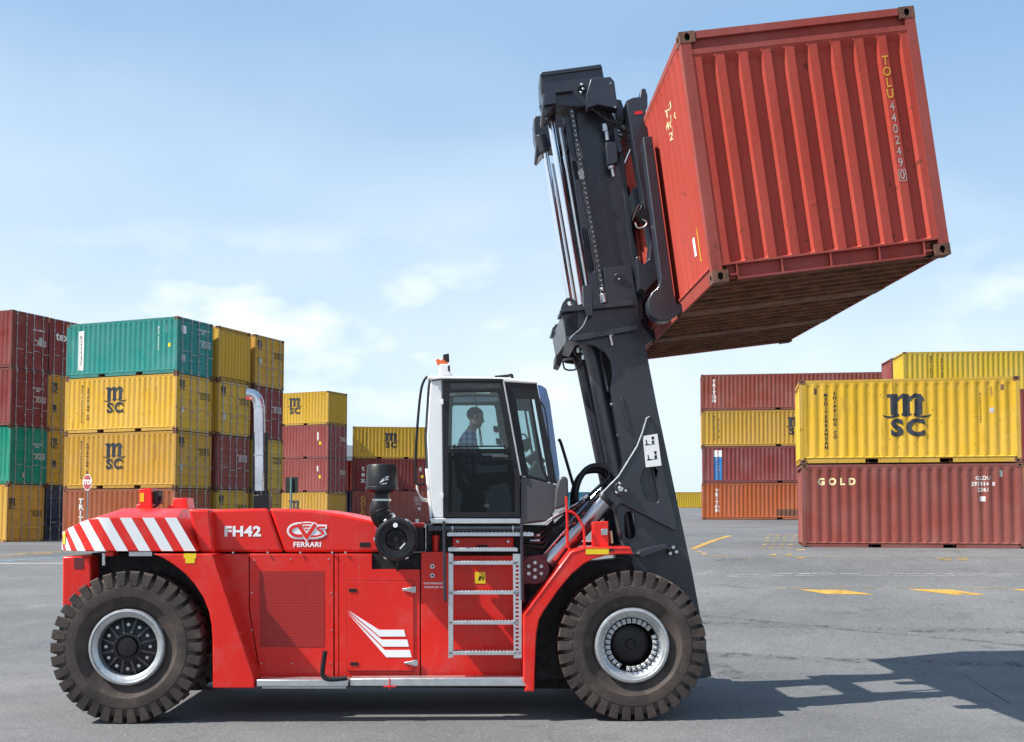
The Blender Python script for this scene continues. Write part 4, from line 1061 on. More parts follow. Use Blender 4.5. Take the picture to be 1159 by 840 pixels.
b = MB(); b.cyl(tp(685.5, 141, v + .1), tp(688, 159, v + .1), .03, K['brushed'], seg=14); b.cyl(tp(685, 141, v + .1), tp(685.7, 149, v + .1), .045, K['brushed'], seg=14); b.cyl(tp(691, 184, v + .1), tp(693, 191, v + .1), .05, K['brushed'], seg=14); b.cyl(tp(693, 191, v + .1), tp(695, 200, v + .1), .026, K['brushed'], seg=12); b.build('tensioner_rod', mast)
b = MB(); b.prism(pl([(685.5, 161), (698, 160), (700, 184), (688, 187)], v + .02), v + .02, v + .16, MM); b.build('tensioner', mast, .01)
b = MB(); b.prism(pl([(694, 146), (699, 144), (705, 170), (700, 174)], v + .03), v + .03, v + .2, MM); b.build('tensioner_arm', mast, .006)
b = MB(); b.prism(pl([(697, 112), (703, 113), (709, 130), (706, 138), (697, 132)], -.9), -.9, -.6, MM); b.build('hose_guide', mast, .01)

# ---- carriage and forks
VCG = -1.24
car = empty('fork_carriage', parent=mast)
bar = [(708.5, 114), (716, 110.5), (724.5, 109.5), (725.5, 100.5), (730.5, 100), (733, 108), (733, 121), (730.6, 126), (759, 301), (756, 303), (731.5, 329), (724, 327), (720, 292), (722.5, 289), (727, 300), (735, 293), (736.5, 275), (734, 262), (711, 127)]
for s in (1, -1):
    y0, y1 = sorted((s * VCG, s * (VCG + .30))); b = MB(); b.prism(pl(bar, VCG), y0, y1, MM); o = b.build('carriage_upright', mast, .008)
    if s == 1: up = o
car_hide = car; bpy.data.objects.remove(car)
pxpoly('reflector', [[(718, 126.5), (727, 125.6), (727.6, 129), (718.8, 130)]], VCG, K['redlamp'], up, .008)
b = MB(); b.prism(pl([(741, 281), (744.5, 280), (746, 300), (742, 303)], VCG), VCG - .05, VCG - .001, MM); b.prism(pl([(753.5, 280), (757, 279.5), (759.5, 301), (757, 305)], VCG), VCG - .06, VCG - .001, MM); b.build('guide_lug', up, .004)
b = MB(); b.prism(pl([(727, 322), (758, 300), (759, 309), (733, 333)], VCG), VCG + .301, -VCG - .301, MM); b.build('carriage_beam', mast, .008)
b = MB(); b.prism(pl([(712, 118), (730, 116), (731, 126), (713, 130)], VCG), VCG + .301, -VCG - .301, MM); b.build('carriage_beam', mast, .008)
b = MB(); b.prism(pl([(720, 205), (738, 200), (741, 222), (723, 228)], VCG), VCG + .301, -VCG - .301, MM); b.build('carriage_beam', mast, .008)
b = MB(); b.prism(pl([(722, 240), (729, 226), (735, 236), (737, 252), (728, 250)], VCG + .02), VCG + .02, VCG + .2, K['black']); b.build('actuator', mast, .01)
b = MB(); v = VCG - .02
b.tube([tp(716, 250, v), tp(719, 241, v), tp(725, 238, v), tp(730, 246, v)], .011, K['hose'], 8, 6); b.tube([tp(719, 252, v), tp(722, 258, v), tp(729, 257, v), tp(732, 252, v), tp(727, 248, v)], .011, MT['alu'], 8, 6); b.tube([tp(718, 246, v), tp(722, 234, v), tp(728, 230, v)], .012, K['hose'], 8, 6); b.build('actuator_cable', mast)
H2T = TINV @ HM
for lx_ in (L20 / 2 - 1.02, L20 / 2 + 1.02):
    b = MB(); w2 = .115
    sec = [(W + .15, 2.15), (W + .04, 2.15), (W + .036, .26), (W + .02, .16), (W, .126), (.6, .10), (.45, .06), (.45, .035), (W, .028), (W + .06, .0), (W + .14, -.045), (W + .24, -.04), (W + .32, .02), (W + .36, .11), (W + .35, .22), (W + .29, .31), (W + .21, .36), (W + .165, .45)]
    A = b.pts([H2T @ Vector((lx_ - w2, y, z)) for y, z in sec]); B = b.pts([H2T @ Vector((lx_ + w2, y, z)) for y, z in sec]); n_ = len(sec)
    b.face(A, MM); b.face(list(reversed(B)), MM)
    for i in range(n_): b.face([A[i], A[(i + 1) % n_], B[(i + 1) % n_], B[i]], MM)
    b.build('fork', mast, .01)

# ---- tilt cylinders
for s in (1, -1):
    def q(px, py, v=-.92):
        p = tp(px, py, v); return (p.x, s * p.y, p.z)
    b = MB(); b.cyl(q(619, 637), q(684, 567), .134, K['stack'], seg=36); tc_ = b.build('tilt_cylinder', T)
    b = MB(); b.cyl(q(611.5, 645), q(620, 636), .148, K['void'], seg=28); b.cyl(q(683, 568), q(687, 563.7), .145, K['black'], seg=28); b.build('cylinder_gland', tc_, .004)
    b = MB(); b.cyl(q(687, 564), q(704, 546), .06, K['chrome'], seg=20); b.build('tilt_rod', tc_)
    b = MB()
    for k, o_ in enumerate((0, 3.5)): b.tube([q(612 + o_, 632 - o_, -1.02), q(640 + o_, 600 - o_, -1.04), q(676 + o_, 562 - o_, -1.02)], .014, K['hose' if k else 'brushed'], 8, 4)
    b.build('feed_pipe', tc_)
    for i in range(5):
        t = .15 + i * .17; b = MB(); p = Vector(q(616, 628, -1.0)).lerp(Vector(q(681, 558, -1.0)), t); b.cyl(p, p + Vector((.03, -.02 * s, .035)), .02, K['brushed'], seg=8); b.build('pipe_clip', tc_)
b = MB(); v = -1.1; b.cyl(tp(605.5, 645, v), tp(605.5, 645, v - .05), .175, K['skinred'], seg=32); b.prism(pl([(592, 630), (618, 627), (619, 660), (592, 662)], v), v, v + .3, K['skinred']); hp = b.build('tilt_anchor', T, .006)
for i in range(7):
    a = i * math.pi / 3; r_ = 8.2 if i else 0; b = MB(); bolt(b, tp(605.5 + r_ * math.sin(a), 645 - r_ * math.cos(a), v - .05), .022, .022, K['brushed']); b.build('anchor_bolt', hp)
b = MB(); v = -.5
b.tube([tp(652, 572, v), tp(652, 555, v), tp(657, 540, v), tp(666, 530, v), tp(677, 527.5, v), tp(688, 532, v), tp(693, 545, v)], .04, K['hose'], 12, 6); b.build('mast_hose', T)
b = MB(); v = -.2
b.tube([tp(648, 574, v), tp(649, 556, v), tp(655, 541, v), tp(664, 534, v), tp(680, 534, v), tp(690, 545, v)], .036, K['hose'], 12, 6); b.build('mast_hose', T)
b = MB(); v = -.9
for k in range(3): b.tube([tp(620, 607 - k * 3, v), tp(640, 588 - k * 3, v), tp(662, 568 - k * 2, v), tp(690, 540, v)], .013, K['hose'], 8, 5)
b.build('hose_bundle', T)
for x, y in ((646, 577), (652, 573), (657, 569), (661, 564)):
    b = MB(); b.cyl(tp(x, y, -1.0), tp(x + 4, y - 3.5, -1.0), .026, K['brushed'], seg=10); b.build('hose_coupling', T)
# ---- air intake
AF = -1.46
b = MB(); c = xz(448, 610.5, AF)
b.lathe([(.001, .075), (.115, .075), (.125, .06), (.13, .02), (.195, .012), (.20, -.0), (.228, -.0), (.236, .012), (.248, .03), (.248, .60), (.22, .63), (.001, .63)], c[0], c[1], K['black'], seg=56, y0=AF)
af = b.build('air_filter', T, angle=28)
b = MB(); b.lathe([(.248, 0), (.258, 0), (.258, .04), (.248, .04)], c[0], c[1], K['mast'], seg=56, y0=AF + .1, close=True); b.build('clamp_ring', af)
b = MB(); oc = [(c[0] + .125 * math.cos(R(22.5 + 45 * i)), c[1] + .125 * math.sin(R(22.5 + 45 * i))) for i in range(8)]; b.prism(oc, AF + .045, AF + .076, K['gap']); b.cyl((c[0], AF + .045, c[1]), (c[0], AF + .02, c[1]), .03, K['black'], seg=12); b.build('lid_recess', af)
p = tp(447.5, 594.5, AF); b = MB(); b.cyl((p.x, AF + .008, p.z), (p.x, AF - .004, p.z), .028, K['ink'], seg=20); b.build('sticker', af)
b = MB(); v = AF + .06; b.prism(pl([(452.5, 620.5), (458.5, 614), (459, 615.5), (453.5, 621.5)], v), AF - .003, AF + .003, K['ink']); b.build('sticker', af)
b = MB(); b.prism(pl([(447, 632), (451, 632), (451.5, 645), (449.5, 648), (447.5, 646)], AF), AF + .1, AF + .16, K['black']); b.build('dust_valve', af, .01)
for a in (30, 150, 210, 330, 270):
    b = MB(); b.box(-.02, .02, -.03, .03, .238, .268, K['brushed'], Matrix.Translation((c[0], AF + .08, c[1])) @ Matrix.Rotation(R(a), 4, 'Y')); b.build('clip', af, .004)
VA = -1.2; x, z = xz(432, 555, VA)
b = MB()
def ringz(prof, x, y, m, seg=48):
    rr = [[(x + r * math.cos(2 * math.pi * i / seg), y + r * math.sin(2 * math.pi * i / seg), zz) for i in range(seg)] for r, zz in prof]
    b.rings(rr, m)
z0 = xz(432, 555, VA)[1]; z1 = xz(432, 526, VA)[1]
ringz([(.15, z0 - .03), (.19, z0), (.198, z0 + .005), (.198, z0 + .035), (.188, z0 + .045), (.180, z1 - .02), (.165, z1), (.0005, z1 + .01)], x, VA, K['black']); pc = b.build('precleaner_cap', T)
b = MB(); p = []
for i in range(33):
    p.append(None)
lg = []
def logo_pt(a, h): return Vector((x + .187 * math.sin(a), VA - .187 * math.cos(a), z0 + h))
for k, (a0, a1, h0, h1) in enumerate(((.05, .55, .10, .15), (-.02, .52, .08, .12), (.0, .42, .05, .07))):
    top = [logo_pt(a0 + (a1 - a0) * i / 10, h0 + (h1 - h0) * math.sin(i / 10 * 1.6) + .016) for i in range(11)]
    bot = [logo_pt(a0 + (a1 - a0) * i / 10 - .02, h0 + (h1 - h0) * math.sin(i / 10 * 1.6)) for i in range(11)]
    t_, o_ = b.pts(top), b.pts(bot)
    for i in range(10):
        if i == 4 + k: continue
        b.face([o_[i], o_[i + 1], t_[i + 1], t_[i]], K['ink'])
b.build('emblem', pc, recalc=False)
b = MB(); m = K['black']
zt_, zb_ = xz(432, 556, VA)[1], xz(431, 566, VA)[1]
pth = [(x, VA, zt_), (x, VA, zb_), tuple(tp(429.5, 573, VA)), tuple(tp(429, 579, VA)), tuple(tp(432, 586, VA + .02)), tuple(tp(439, 594, VA + .05)), tuple(tp(448, 603, VA + .08))]
b.tube(pth, [.085, .10, .11, .115, .12, .125, .13], m, 24, 5); el_ = b.build('intake_elbow', T)
for q in (1, ):
    b = MB(); b.tube([Vector(pth[1]) + Vector((0, 0, -.012)), Vector(pth[1]) + Vector((0, 0, .012))], .113, K['brushed'], 24); b.build('hose_clamp', el_)
b = MB(); p4, p5 = Vector(pth[4]), Vector(pth[5]); d = (p5 - p4).normalized(); mdl = p4.lerp(p5, .6); b.cyl(mdl - d * .018, mdl + d * .018, .142, K['brushed'], seg=28); b.build('hose_clamp', el_)
for t in (.25, .6):
    b = MB(); q = Vector(pth[2]).lerp(Vector(pth[4]), t); d = (Vector(pth[4]) - Vector(pth[2])).normalized(); b.tube([q - d * .015, q, q + d * .015], [.118, .127, .118], m, 24); b.build('bellow_ring', el_)
b = MB(); b.prism(pl([(466, 597), (480, 597), (480, 624), (466, 624)], -1.0), -1.0, -.6, K['black']); b.build('battery_box', T, .01)
b = MB(); b.prism(pl([(460, 592), (479, 592), (479, 597), (460, 597)], -.95), -.95, -.5, K['red']); b.build('red_cover', T, .01)
b = MB(); b.cyl(tp(472, 592, -1.0), tp(472, 587.5, -1.0), .022, K['ink'], seg=10); b.build('breather', T)

# ---- exhaust stack
VE = -.9
b = MB(); b.tube([tp(294, 560, VE), tp(294, 520, VE), tp(293.6, 470, VE), tp(293.4, 462, VE), tp(292, 454, VE), tp(289, 449, VE), tp(284.5, 446.5, VE), tp(279.5, 446, VE)], .066, M('exhaust steel', (.66, .64, .66), .2, 1., var=.15, scale=3, dirt=(.35, .3, .29), damt=.4), 28, 6)
ex = b.build('exhaust_pipe', T, angle=60)
b = MB()
for py in (460.5, 515.5):
    b = MB(); b.cyl(tp(293.6, py - .8, VE), tp(293.6, py + .8, VE), .072, K['brushed'], seg=28); b.build('pipe_clamp', ex)
b = MB(); b.cyl(tp(279.7, 446, VE), tp(279.2, 446, VE), .058, K['gap'], seg=24); b.build('outlet', ex)
b = MB(); z0, z1 = tp(294, 559, VE).z, tp(294, 489, VE).z; xc = tp(294, 559, VE).x
nh = int((z1 - z0) / .022)
for i in range(nh):
    z = z0 + i * .022
    rr = [[(xc + .088 * math.cos(R(a)), VE + .088 * math.sin(R(a)), zz) for a in range(-15, 196, 14)] for zz in (z, z + .011)]
    b.rings(rr, K['mast'], False, False, False)
for a in range(-15, 196, 14): b.cyl((xc + .089 * math.cos(R(a)), VE + .089 * math.sin(R(a)), z0), (xc + .089 * math.cos(R(a)), VE + .089 * math.sin(R(a)), z1), .006, K['mast'], seg=6)
b.build('heat_guard', ex)
b = MB(); b.prism(pl([(286.5, 560), (304, 560), (304, 578), (286.5, 578)], VE - .12), VE - .12, VE + .14, K['black']); b.build('pipe_base', ex, .01)
for px in (288, 293, 298, 302):
    b = MB(); b.cyl(tp(px, 560, VE - .08), tp(px, 555.5, VE - .08), .02, K['gap'], seg=8); b.build('base_bolt', ex)

# ---- ladder
VL = -1.46
lad = MB(); m = K['alu']
lad.prism(pl([(507.5, 626), (513, 627), (513, 744), (507.5, 745)], VL), VL, VL + .16, m); L_ = lad.build('ladder', T, .004)
b = MB()
hs = []
for i in range(22):
    y = 640 + i * 4.7; hs.append([(583.5, y), (587.2, y), (587.2, y + 2.3), (583.5, y + 2.3)])
b.prism(pl([(580.5, 627), (590, 627), (590.5, 745), (581.5, 745)], VL), VL, VL + .012, m, [pl(h, VL) for h in hs]); b.build('side_rail', L_)
for i, (y, x0, x1, dep) in enumerate(((605, 506, 604, .30), (622.2, 507, 586, .24), (637.3, 508, 587, .2), (671, 508, 588, .2), (705, 508, 588, .2), (739.5, 508, 590, .2))):
    b = MB(); b.prism(pl([(x0, y - 1.9), (x1, y - 1.9), (x1, y + 2), (x0, y + 2)], VL), VL - .0, VL + dep, m)
    for k in range(20):
        xx = x0 + 4 + (x1 - x0 - 8) * k / 19; p = tp(xx, y - 1.9, VL); b.box(p.x - .012, p.x + .012, VL + .01, VL + dep - .02, p.z - .001, p.z + .006, m)
    b.build('rung', L_, .003)
hb = K['mast']
for px, y1 in ((502.5, 678), (590.3, 679)):
    b = MB(); b.tube([tp(px, 590, VL - .02), tp(px + .5, 640, VL - .02), tp(px + 1, y1, VL - .02), tp(px + 2.5, y1 + 1.5, VL + .05)], .019, hb, 10); b.build('ladder_handrail', T)
b = MB(); b.cyl(tp(503, 598.5, VL), tp(590, 598.5, VL), .02, hb, seg=10); b.build('ladder_crossbar', T)
for px in (511.5, 580):
    b = MB(); b.cyl(tp(px, 598.5, VL - .02), tp(px + 1.5, 598.5, VL - .02), .035, K['brushed'], seg=10); b.build('bar_clamp', T)
b = MB(); v = -1.0; b.prism(pl([(512, 608), (581, 608), (581, 624), (512, 624)], v), v, v + .5, K['red']); tb = b.build('toolbox', T, .015)
b = MB(); b.prism(pl([(540, 617), (552, 617), (552, 620), (540, 620)], v), v - .02, v - .0005, K['black']); b.build('handle', tb)
for px in (518, 575):
    b = MB(); bolt(b, tp(px, 613, v), .018, .012); b.build('box_screw', tb)
b = MB(); v = -1.0; b.prism(pl([(482, 594), (640, 596), (640, 640), (592, 690), (592, 627), (482, 627)], v), v + .06, .9, K['void']); b.build('cab_subframe', T)
b = MB(); v = -1.18; b.prism(pl([(484, 595), (592, 595), (592, 601), (484, 601)], v), v, v + .15, K['mast']); b.build('cab_mount', T, .01)
for y in (606, 612):
    b = MB(); b.cyl(tp(600, y, -1.05), tp(611, y - .5, -1.05), .022, K['brushed'], seg=10); b.build('pipe_coupling', T)
b = MB()
for k in range(4): b.tube([tp(592, 604 + k * 4, -1.02), tp(604, 606 + k * 4, -1.06), tp(616, 600 + k * 6, -1.02), tp(626, 590 + k * 2, -.9)], .018, K['hose'], 8, 5)
b.build('hose_bundle', T)

# ---- cab
VN, VFAR = -1.18, .50
cab = empty('cab', parent=T)
wh_ = K['white']; bk_ = K['black']
def strip(name, poly, mat, v0=VN, v1=VFAR, bevel=.01, parent=cab, trace=None):
    b = MB(); b.prism(pl(poly, VN if trace is None else trace), v0, v1, mat); return b.build(name, parent, bevel)
def sides(name, poly, mat, t=.05, bevel=.01, holes=()):
    r = []
    for v0, v1 in ((VN, VN + t), (VFAR - t, VFAR)):
        b = MB(); b.prism(pl(poly, VN), v0, v1, mat, [pl(h, VN) for h in holes]); r.append(b.build(name, cab, bevel))
    return r
rear = [(484, 427), (482.5, 440), (479.2, 495), (480.8, 530), (486, 586)]
rl2 = [(480.8, 530), (486, 586)]; strip('rear_wall', rl2 + [(x + 4, y) for x, y in reversed(rl2)], wh_, VN + .051, VFAR - .051)
ru = rear[:4]; strip('added_rear_window', [(x + 1, y) for x, y in ru] + [(x + 2, y) for x, y in reversed(ru)], glassmat('added rear pane', (.72, .8, .8), .05), VN + .051, VFAR - .051, 0)  # glass added in the rear wall to let sky light in on the driver
sides('rear_pillar', [(488.4, 427)] + [(x + 4.2, y) for x, y in rear[1:]] + [(502.2, 586), (500.2, 430)], wh_)
rfp = [(483.5, 429), (484.5, 425.8), (520, 426), (572, 427.5), (606, 431.5), (609, 434.5), (572, 432.5), (500, 430.3), (490, 431)]
b = MB(); b.prism(pl(rfp, VN), VN - .02, VN + .16, wh_); b.prism(pl(rfp, VN), VFAR - .16, VFAR + .02, wh_)
b.prism(pl([(483.5, 429), (484.5, 425.8), (497, 425.9), (497, 430.4), (490, 431)], VN), VN + .161, VFAR - .161, wh_); b.prism(pl([(556, 427), (572, 427.5), (606, 431.5), (609, 434.5), (572, 432.5), (556, 432)], VN), VN + .161, VFAR - .161, wh_); rf_ = b.build('roof', cab, .014)
b = MB(); b.prism(pl([(497.2, 427), (555.8, 428), (555.8, 429), (497.2, 428)], VN), VN + .161, VFAR - .161, glassmat('added roof pane', (.8, .86, .86), .05)); b.build('added_roof_window', rf_)  # unseen roof pane, added so that sun reaches the driver
pxl = [(490, 429.8), (520, 428.8), (568, 429.6), (572, 431)]
b = MB(); b.prism(pl([(489, 431.4), (500, 429.8), (569, 430.2), (569, 428.9), (500, 428.5), (489, 429.8)], VN - .02), VN - .03, VN - .0205, bk_); b.build('drip_rail', cab)
strip('sill', [(486, 586.5), (589, 586.5), (589, 592.5), (487.5, 592.5)], K['alu'], VN - .02, VFAR)
strip('cab_floor', [(489, 583), (628, 583), (622, 590), (589, 594), (489, 594)], K['void'], VN + .02, VFAR - .01)
# door
dpoly = [(500.6, 431), (569.5, 430.8), (588.4, 538), (588.6, 585.5), (502.4, 585.5)]
win = [(508.5, 446), (511, 443.8), (562, 443.8), (564.5, 446), (575, 505), (573.5, 508), (509, 508), (507.5, 505)]
toplite = [(510, 433.5), (566, 433.5), (567, 439), (510, 440.5)]
lowlite = [(508, 513), (576, 513), (583, 540), (583.5, 580), (507.5, 580)]
GD = glassmat('tinted side glass', (.74, .83, .83), .05); GL_ = glassmat('dark tinted glass', (.30, .33, .35), .02); GT = glassmat('smoked top glass', (.3, .33, .35), .06)
GW = glassmat('windscreen glass', (.07, .14, .34), .24, .03, (.48, .64, .95))  # blue of the reflected sky is painted into the tint and gloss colours
for k, (v0, v1) in enumerate(((VN - .025, VN + .02), (VFAR - .045, VFAR))):
    b = MB(); b.prism(pl(dpoly, VN - .025), v0, v1, bk_, [pl(h, VN - .025) for h in (win, toplite, lowlite)]); dr = b.build('door' if k == 0 else 'far_frame', cab, .004)
    if k == 0: door = dr
    for nm, h, gm in (('window', win, GD), ('top_window', toplite, GT), ('lower_window', lowlite, GL_)):
        b = MB(); b.prism(pl(h, VN - .025), (v0 + v1) / 2 - .003, (v0 + v1) / 2 + .003, gm); b.build(nm, dr)
b = MB(); v = VN - .026; b.tube([tp(570, 431.5, v), tp(589.5, 538, v)], .012, MT['alu'], 8); b.tube([tp(501.5, 431, v), tp(569.5, 431, v)], .008, bk_, 8); b.build('door_edge', door)
b = MB(); v = VN - .0255; b.prism(pl([(557, 515), (575, 515), (576, 518), (557, 518)], v), v - .03, v, K['grey']); b.prism(pl([(508, 504.7), (573, 504.2), (573, 506), (508, 506.3)], v), v - .02, v, bk_); b.build('door_handle', door, .004)
for y in (455, 561):
    b = MB(); b.prism(pl([(499, y - 3), (502, y - 3), (502, y + 3), (499, y + 3)], v), v - .03, v - .0005, wh_); b.build('hinge', door, .004)
decal('door_lettering', [text_mesh('4R', .06, .002)], 551, 572.5, VN - .026, K['grey'], door)
# front quarter
fr_ = [(570.5, 431), (607.5, 434.5), (630.5, 548), (589, 538)]
q1 = [(583.5, 451), (599.5, 451), (612, 529), (618, 543), (598, 538)]
q2 = [(602, 451.5), (605, 452), (620.5, 540), (615.5, 531)]
for k, (v0, v1) in enumerate(((VN, VN + .04), (VFAR - .04, VFAR))):
    b = MB(); b.prism(pl(fr_, VN), v0, v1, bk_, [pl(q1, VN), pl(q2, VN)]); fo = b.build('quarter_frame', cab, .004)
    for h in (q1, q2):
        b = MB(); b.prism(pl(h, VN), (v0 + v1) / 2 - .003, (v0 + v1) / 2 + .003, GD); b.build('quarter_window', fo)
lowp = [(589, 538.5), (631, 549), (634, 556), (631, 572), (621, 589.5), (589, 592)]
sides('side_panel', lowp, K['grey'], .06, .014)
strip('front_panel', [(628, 549), (634, 556), (631, 572), (621, 589.5), (617, 588), (626, 570), (628, 558)], K['grey'], VN + .061, VFAR - .061)
wn = [(607.5, 434), (613, 435.5), (619, 439.5), (623, 455), (628.5, 495), (634, 537), (633.5, 546), (631, 549)]
b = MB(); b.prism(pl([(608.2, 435.5), (613, 436.2), (618.5, 440), (622.5, 455), (628, 495), (633.4, 537), (632.6, 545), (630.5, 547.5)], VN), VN + .012, VN + .02, GW); b.build('corner_glass', cab)
outl = [(618.5, 440), (622.5, 455), (628, 495), (633.4, 537), (632.6, 545)]
b = MB(); b.prism(pl(outl + [(x - 1.2, y) for x, y in reversed(outl)], VN), VN + .021, VFAR - .02, GW); ws_ = b.build('windscreen', cab)
b = MB(); b.tube([tp(612, 455, VN + .005), tp(618, 470, VN + .005), tp(626, 540, VN + .005)], .008, bk_, 6, 4); b.tube([tp(616, 480, VN + .005), tp(624, 515, VN + .005), tp(629, 545, VN + .005)], .006, bk_, 6, 4); b.build('wiper', cab)
b = MB(); v = -.5; b.tube([tp(632, 497, v), tp(636, 505, v), tp(652, 560, v), tp(656, 575, v)], .02, bk_, 8, 4); b.build('wiper_arm', cab)
b = MB(); v = VN - .15
b.prism(pl([(632, 543), (635, 539.5), (640, 539), (643, 542), (643.5, 560), (643, 570), (637, 574), (630, 577), (628, 574), (629, 556)], v), v, v + .14, K['grey']); b.build('mirror', cab, .03)
b = MB(); b.tube([tp(625, 588, VN), tp(650, 574, VN - .05), tp(660, 566, VN)], .012, bk_, 8, 4); b.tube([tp(615, 593, VN), tp(634, 580, VN - .05), tp(655, 569, VN)], .009, MT['alu'], 8, 4); b.build('cab_hose', cab)
# roof items
b = MB(); v = -.6; b.prism(pl([(495, 426), (497, 423), (498, 412), (509, 412), (510, 423), (513, 426)], v), v, v + .25, wh_); rl_ = b.build('roof_light', cab, .01)
b = MB(); v2 = v + .05; b.prism(pl([(493, 407), (496, 406), (499, 408), (502, 405), (506, 406), (507, 412), (497, 412), (495, 413)], v2), v2, v2 + .12, K['orange']); b.build('lamp_cap', rl_, .006)
b = MB(); b.prism(pl([(501.5, 401.5), (508, 400), (508.5, 409), (505, 409.5), (501.5, 406)], v2), v2 - .01, v2 + .1, K['gap']); b.build('roof_camera', rl_, .006)
b = MB(); b.prism(pl([(507, 414), (509.2, 414), (509.2, 420), (507, 420)], v - .001), v - .02, v - .0011, K['gap']); b.build('roof_switch', rl_)
b = MB(); v = -.3; b.tube([tp(560, 427, v), tp(575, 425.5, v), tp(579, 424.5, v), tp(580, 429, v)], .02, bk_, 8, 3); b.build('roof_wiper', cab)
# grab rails behind the cab
for v in (VN + .05, VN + .35):
    b = MB(); b.tube([tp(485, 426.5, v), tp(481, 429, v), tp(476.5, 442, v), tp(473, 475, v), tp(470.7, 510, v), tp(470.5, 540, v), tp(471.5, 547.5, v), tp(481, 547.5, v)], .016, bk_, 10, 6); b.build('grab_rail', cab)
b = MB(); v = VN + .1
for k in range(3): b.tube([tp(471.5, 548, v), tp(472 + k, 555 + 2 * k, v), tp(477 + k, 563 + 2 * k, v), tp(486, 566 + k, v)], .007, MT['white_ink'], 6, 6)
b.build('cab_cable', cab)
# interior
b = MB(); v0, v1 = -.62, -.08
b.prism(pl([(512, 506), (516, 503), (526, 548), (552, 548), (554, 556), (524, 558), (518, 552)], -.35), v0, v1, bk_); seat = b.build('seat', cab, .03)
b = MB(); b.prism(pl([(524, 558), (548, 558), (552, 583), (520, 583)], -.35), v0 + .08, v1 - .08, K['void']); b.build('seat_base', seat)
b = MB(); b.prism(pl([(590, 583), (596, 540), (604, 522), (616, 528), (622, 583)], -.35), -.62, .0, bk_); b.prism(pl([(594, 518), (606, 510), (617, 522), (612, 530), (600, 526)], -.35), -.5, -.2, bk_); b.build('dashboard', cab, .02)
b = MB(); cS = tp(592, 524, -.35); ax = Vector((.5, 0, -.86)).normalized(); a1 = Vector((0, 1, 0)); a2 = ax.cross(a1)
b.tube([cS + (a1 * math.cos(t * math.pi / 12) + a2 * math.sin(t * math.pi / 12)) * .19 for t in range(25)], .016, bk_, 8, 1, False)
b.cyl(cS - a1 * .19, cS + a1 * .19, .012, bk_, seg=8); b.cyl(cS, cS + ax * .4, .03, bk_, seg=10); b.build('steering_wheel', cab)
b = MB(); b.prism(pl([(590, 499), (598, 496), (600, 508), (596, 512), (590, 508)], .2), .1, .3, bk_); b.tube([tp(588, 492, VFAR - .1), tp(594, 492, VFAR - .1), tp(597, 498, VFAR - .1), tp(593, 503, VFAR - .1)], .012, bk_, 8, 5); b.build('side_display', cab, .01)
b = MB(); v = VFAR - .08; b.tube([tp(511, 457.5, v), tp(559, 457.5, v), tp(562, 462, v), tp(568, 505, v)], .018, bk_, 8); b.build('far_rail', cab)
for x, y in ((561, 486), (565, 472), (564, 500)):
    b = MB(); b.prism(pl([(x - 3, y - 4), (x + 3, y - 3), (x + 3, y + 4), (x - 2, y + 3)], .2), .15, .25, bk_); b.build('control_pod', cab, .01)
b = MB(); b.tube([tp(537, 447, -.1), tp(541, 470, -.1), tp(546, 505, -.1)], .008, bk_, 6, 3); b.tube([tp(541, 470, -.2), tp(544, 505, -.2)], .006, bk_, 6); b.build('sun_blind_cord', cab)
b = MB(); b.prism(pl([(545, 434.5), (564, 434.5), (566, 441), (546, 441)], -.2), -.25, -.1, M('wooden crate brown', (.35, .17, .10), .5)); b.prism(pl([(511, 434), (540, 434), (540, 441), (511, 441)], -.2), -.3, .2, K['grey']); b.build('roof_console', cab, .006)

# ------------------------------------------------------------------ the driver
def skin_obj(verts, edges, rad, root):
    me = bpy.data.meshes.new('skin'); me.from_pydata([Vector(v) for v in verts], edges, []); o = bpy.data.objects.new('skin', me); COL.objects.link(o)
    sk = o.modifiers.new('skin', 'SKIN'); sk.use_smooth_shade = True
    for i, r in enumerate(rad): me.skin_vertices[0].data[i].radius = (r, r) if not isinstance(r, tuple) else r
    me.skin_vertices[0].data[root].use_root = True
    o.modifiers.new('sub', 'SUBSURF').levels = 2
    bpy.context.view_layer.update()
    r = bpy.data.meshes.new_from_object(o.evaluated_get(bpy.context.evaluated_depsgraph_get()))
    bpy.data.objects.remove(o); bpy.data.meshes.remove(me); return r
DV = -.35
hd = tp(537, 472.5, DV); P_ = empty('person'); P_.matrix_world = TMX @ Matrix.Translation((hd.x, DV, hd.z - .795)) @ Matrix.Scale(1.12, 4)
tag(P_, 'driver in blue and white checked shirt sitting in the cab and looking forward', 'person')
# local: x forward, y away from camera (his right is -y), origin at the hips
V, E, Rd = [], [], []
def jv(p, r, par=None):
    V.append(p); Rd.append(r)
    if par is not None: E.append((par, len(V) - 1))
    return len(V) - 1
pel = jv((-.08, 0, .0), (.15, .12)); ab = jv((-.10, 0, .16), (.145, .11), pel); che = jv((-.09, 0, .34), (.17, .14), ab); shb = jv((-.06, 0, .47), (.12, .10), che); nk = jv((-.035, 0, .555), .058, shb); nk2 = jv((-.01, 0, .63), .057, nk)
hands = []
for s in (-1, 1):
    hp_ = jv((.02, s * .10, -.02), .09, pel); kn = jv((.42, s * .14, .03), .068, hp_); an = jv((.52, s * .13, -.36), .045, kn); to = jv((.66, s * .14, -.41), .038, an)
    sh = jv((-.06, s * .19, .44), .062, shb); eb = jv((.08, s * .25, .20), .046, sh); wr = jv((.30, s * .17, .20), .032, eb); pm = jv((.36, s * .15, .215), (.040, .02), wr); pm2 = jv((.40, s * .14, .215), (.038, .018), pm)
    hands.append((pm2, s))
body = skin_obj(V, E, Rd, pel)
bm = bmesh.new(); bm.from_mesh(body); bmesh.ops.holes_fill(bm, edges=[e for e in bm.edges if e.is_boundary], sides=0)
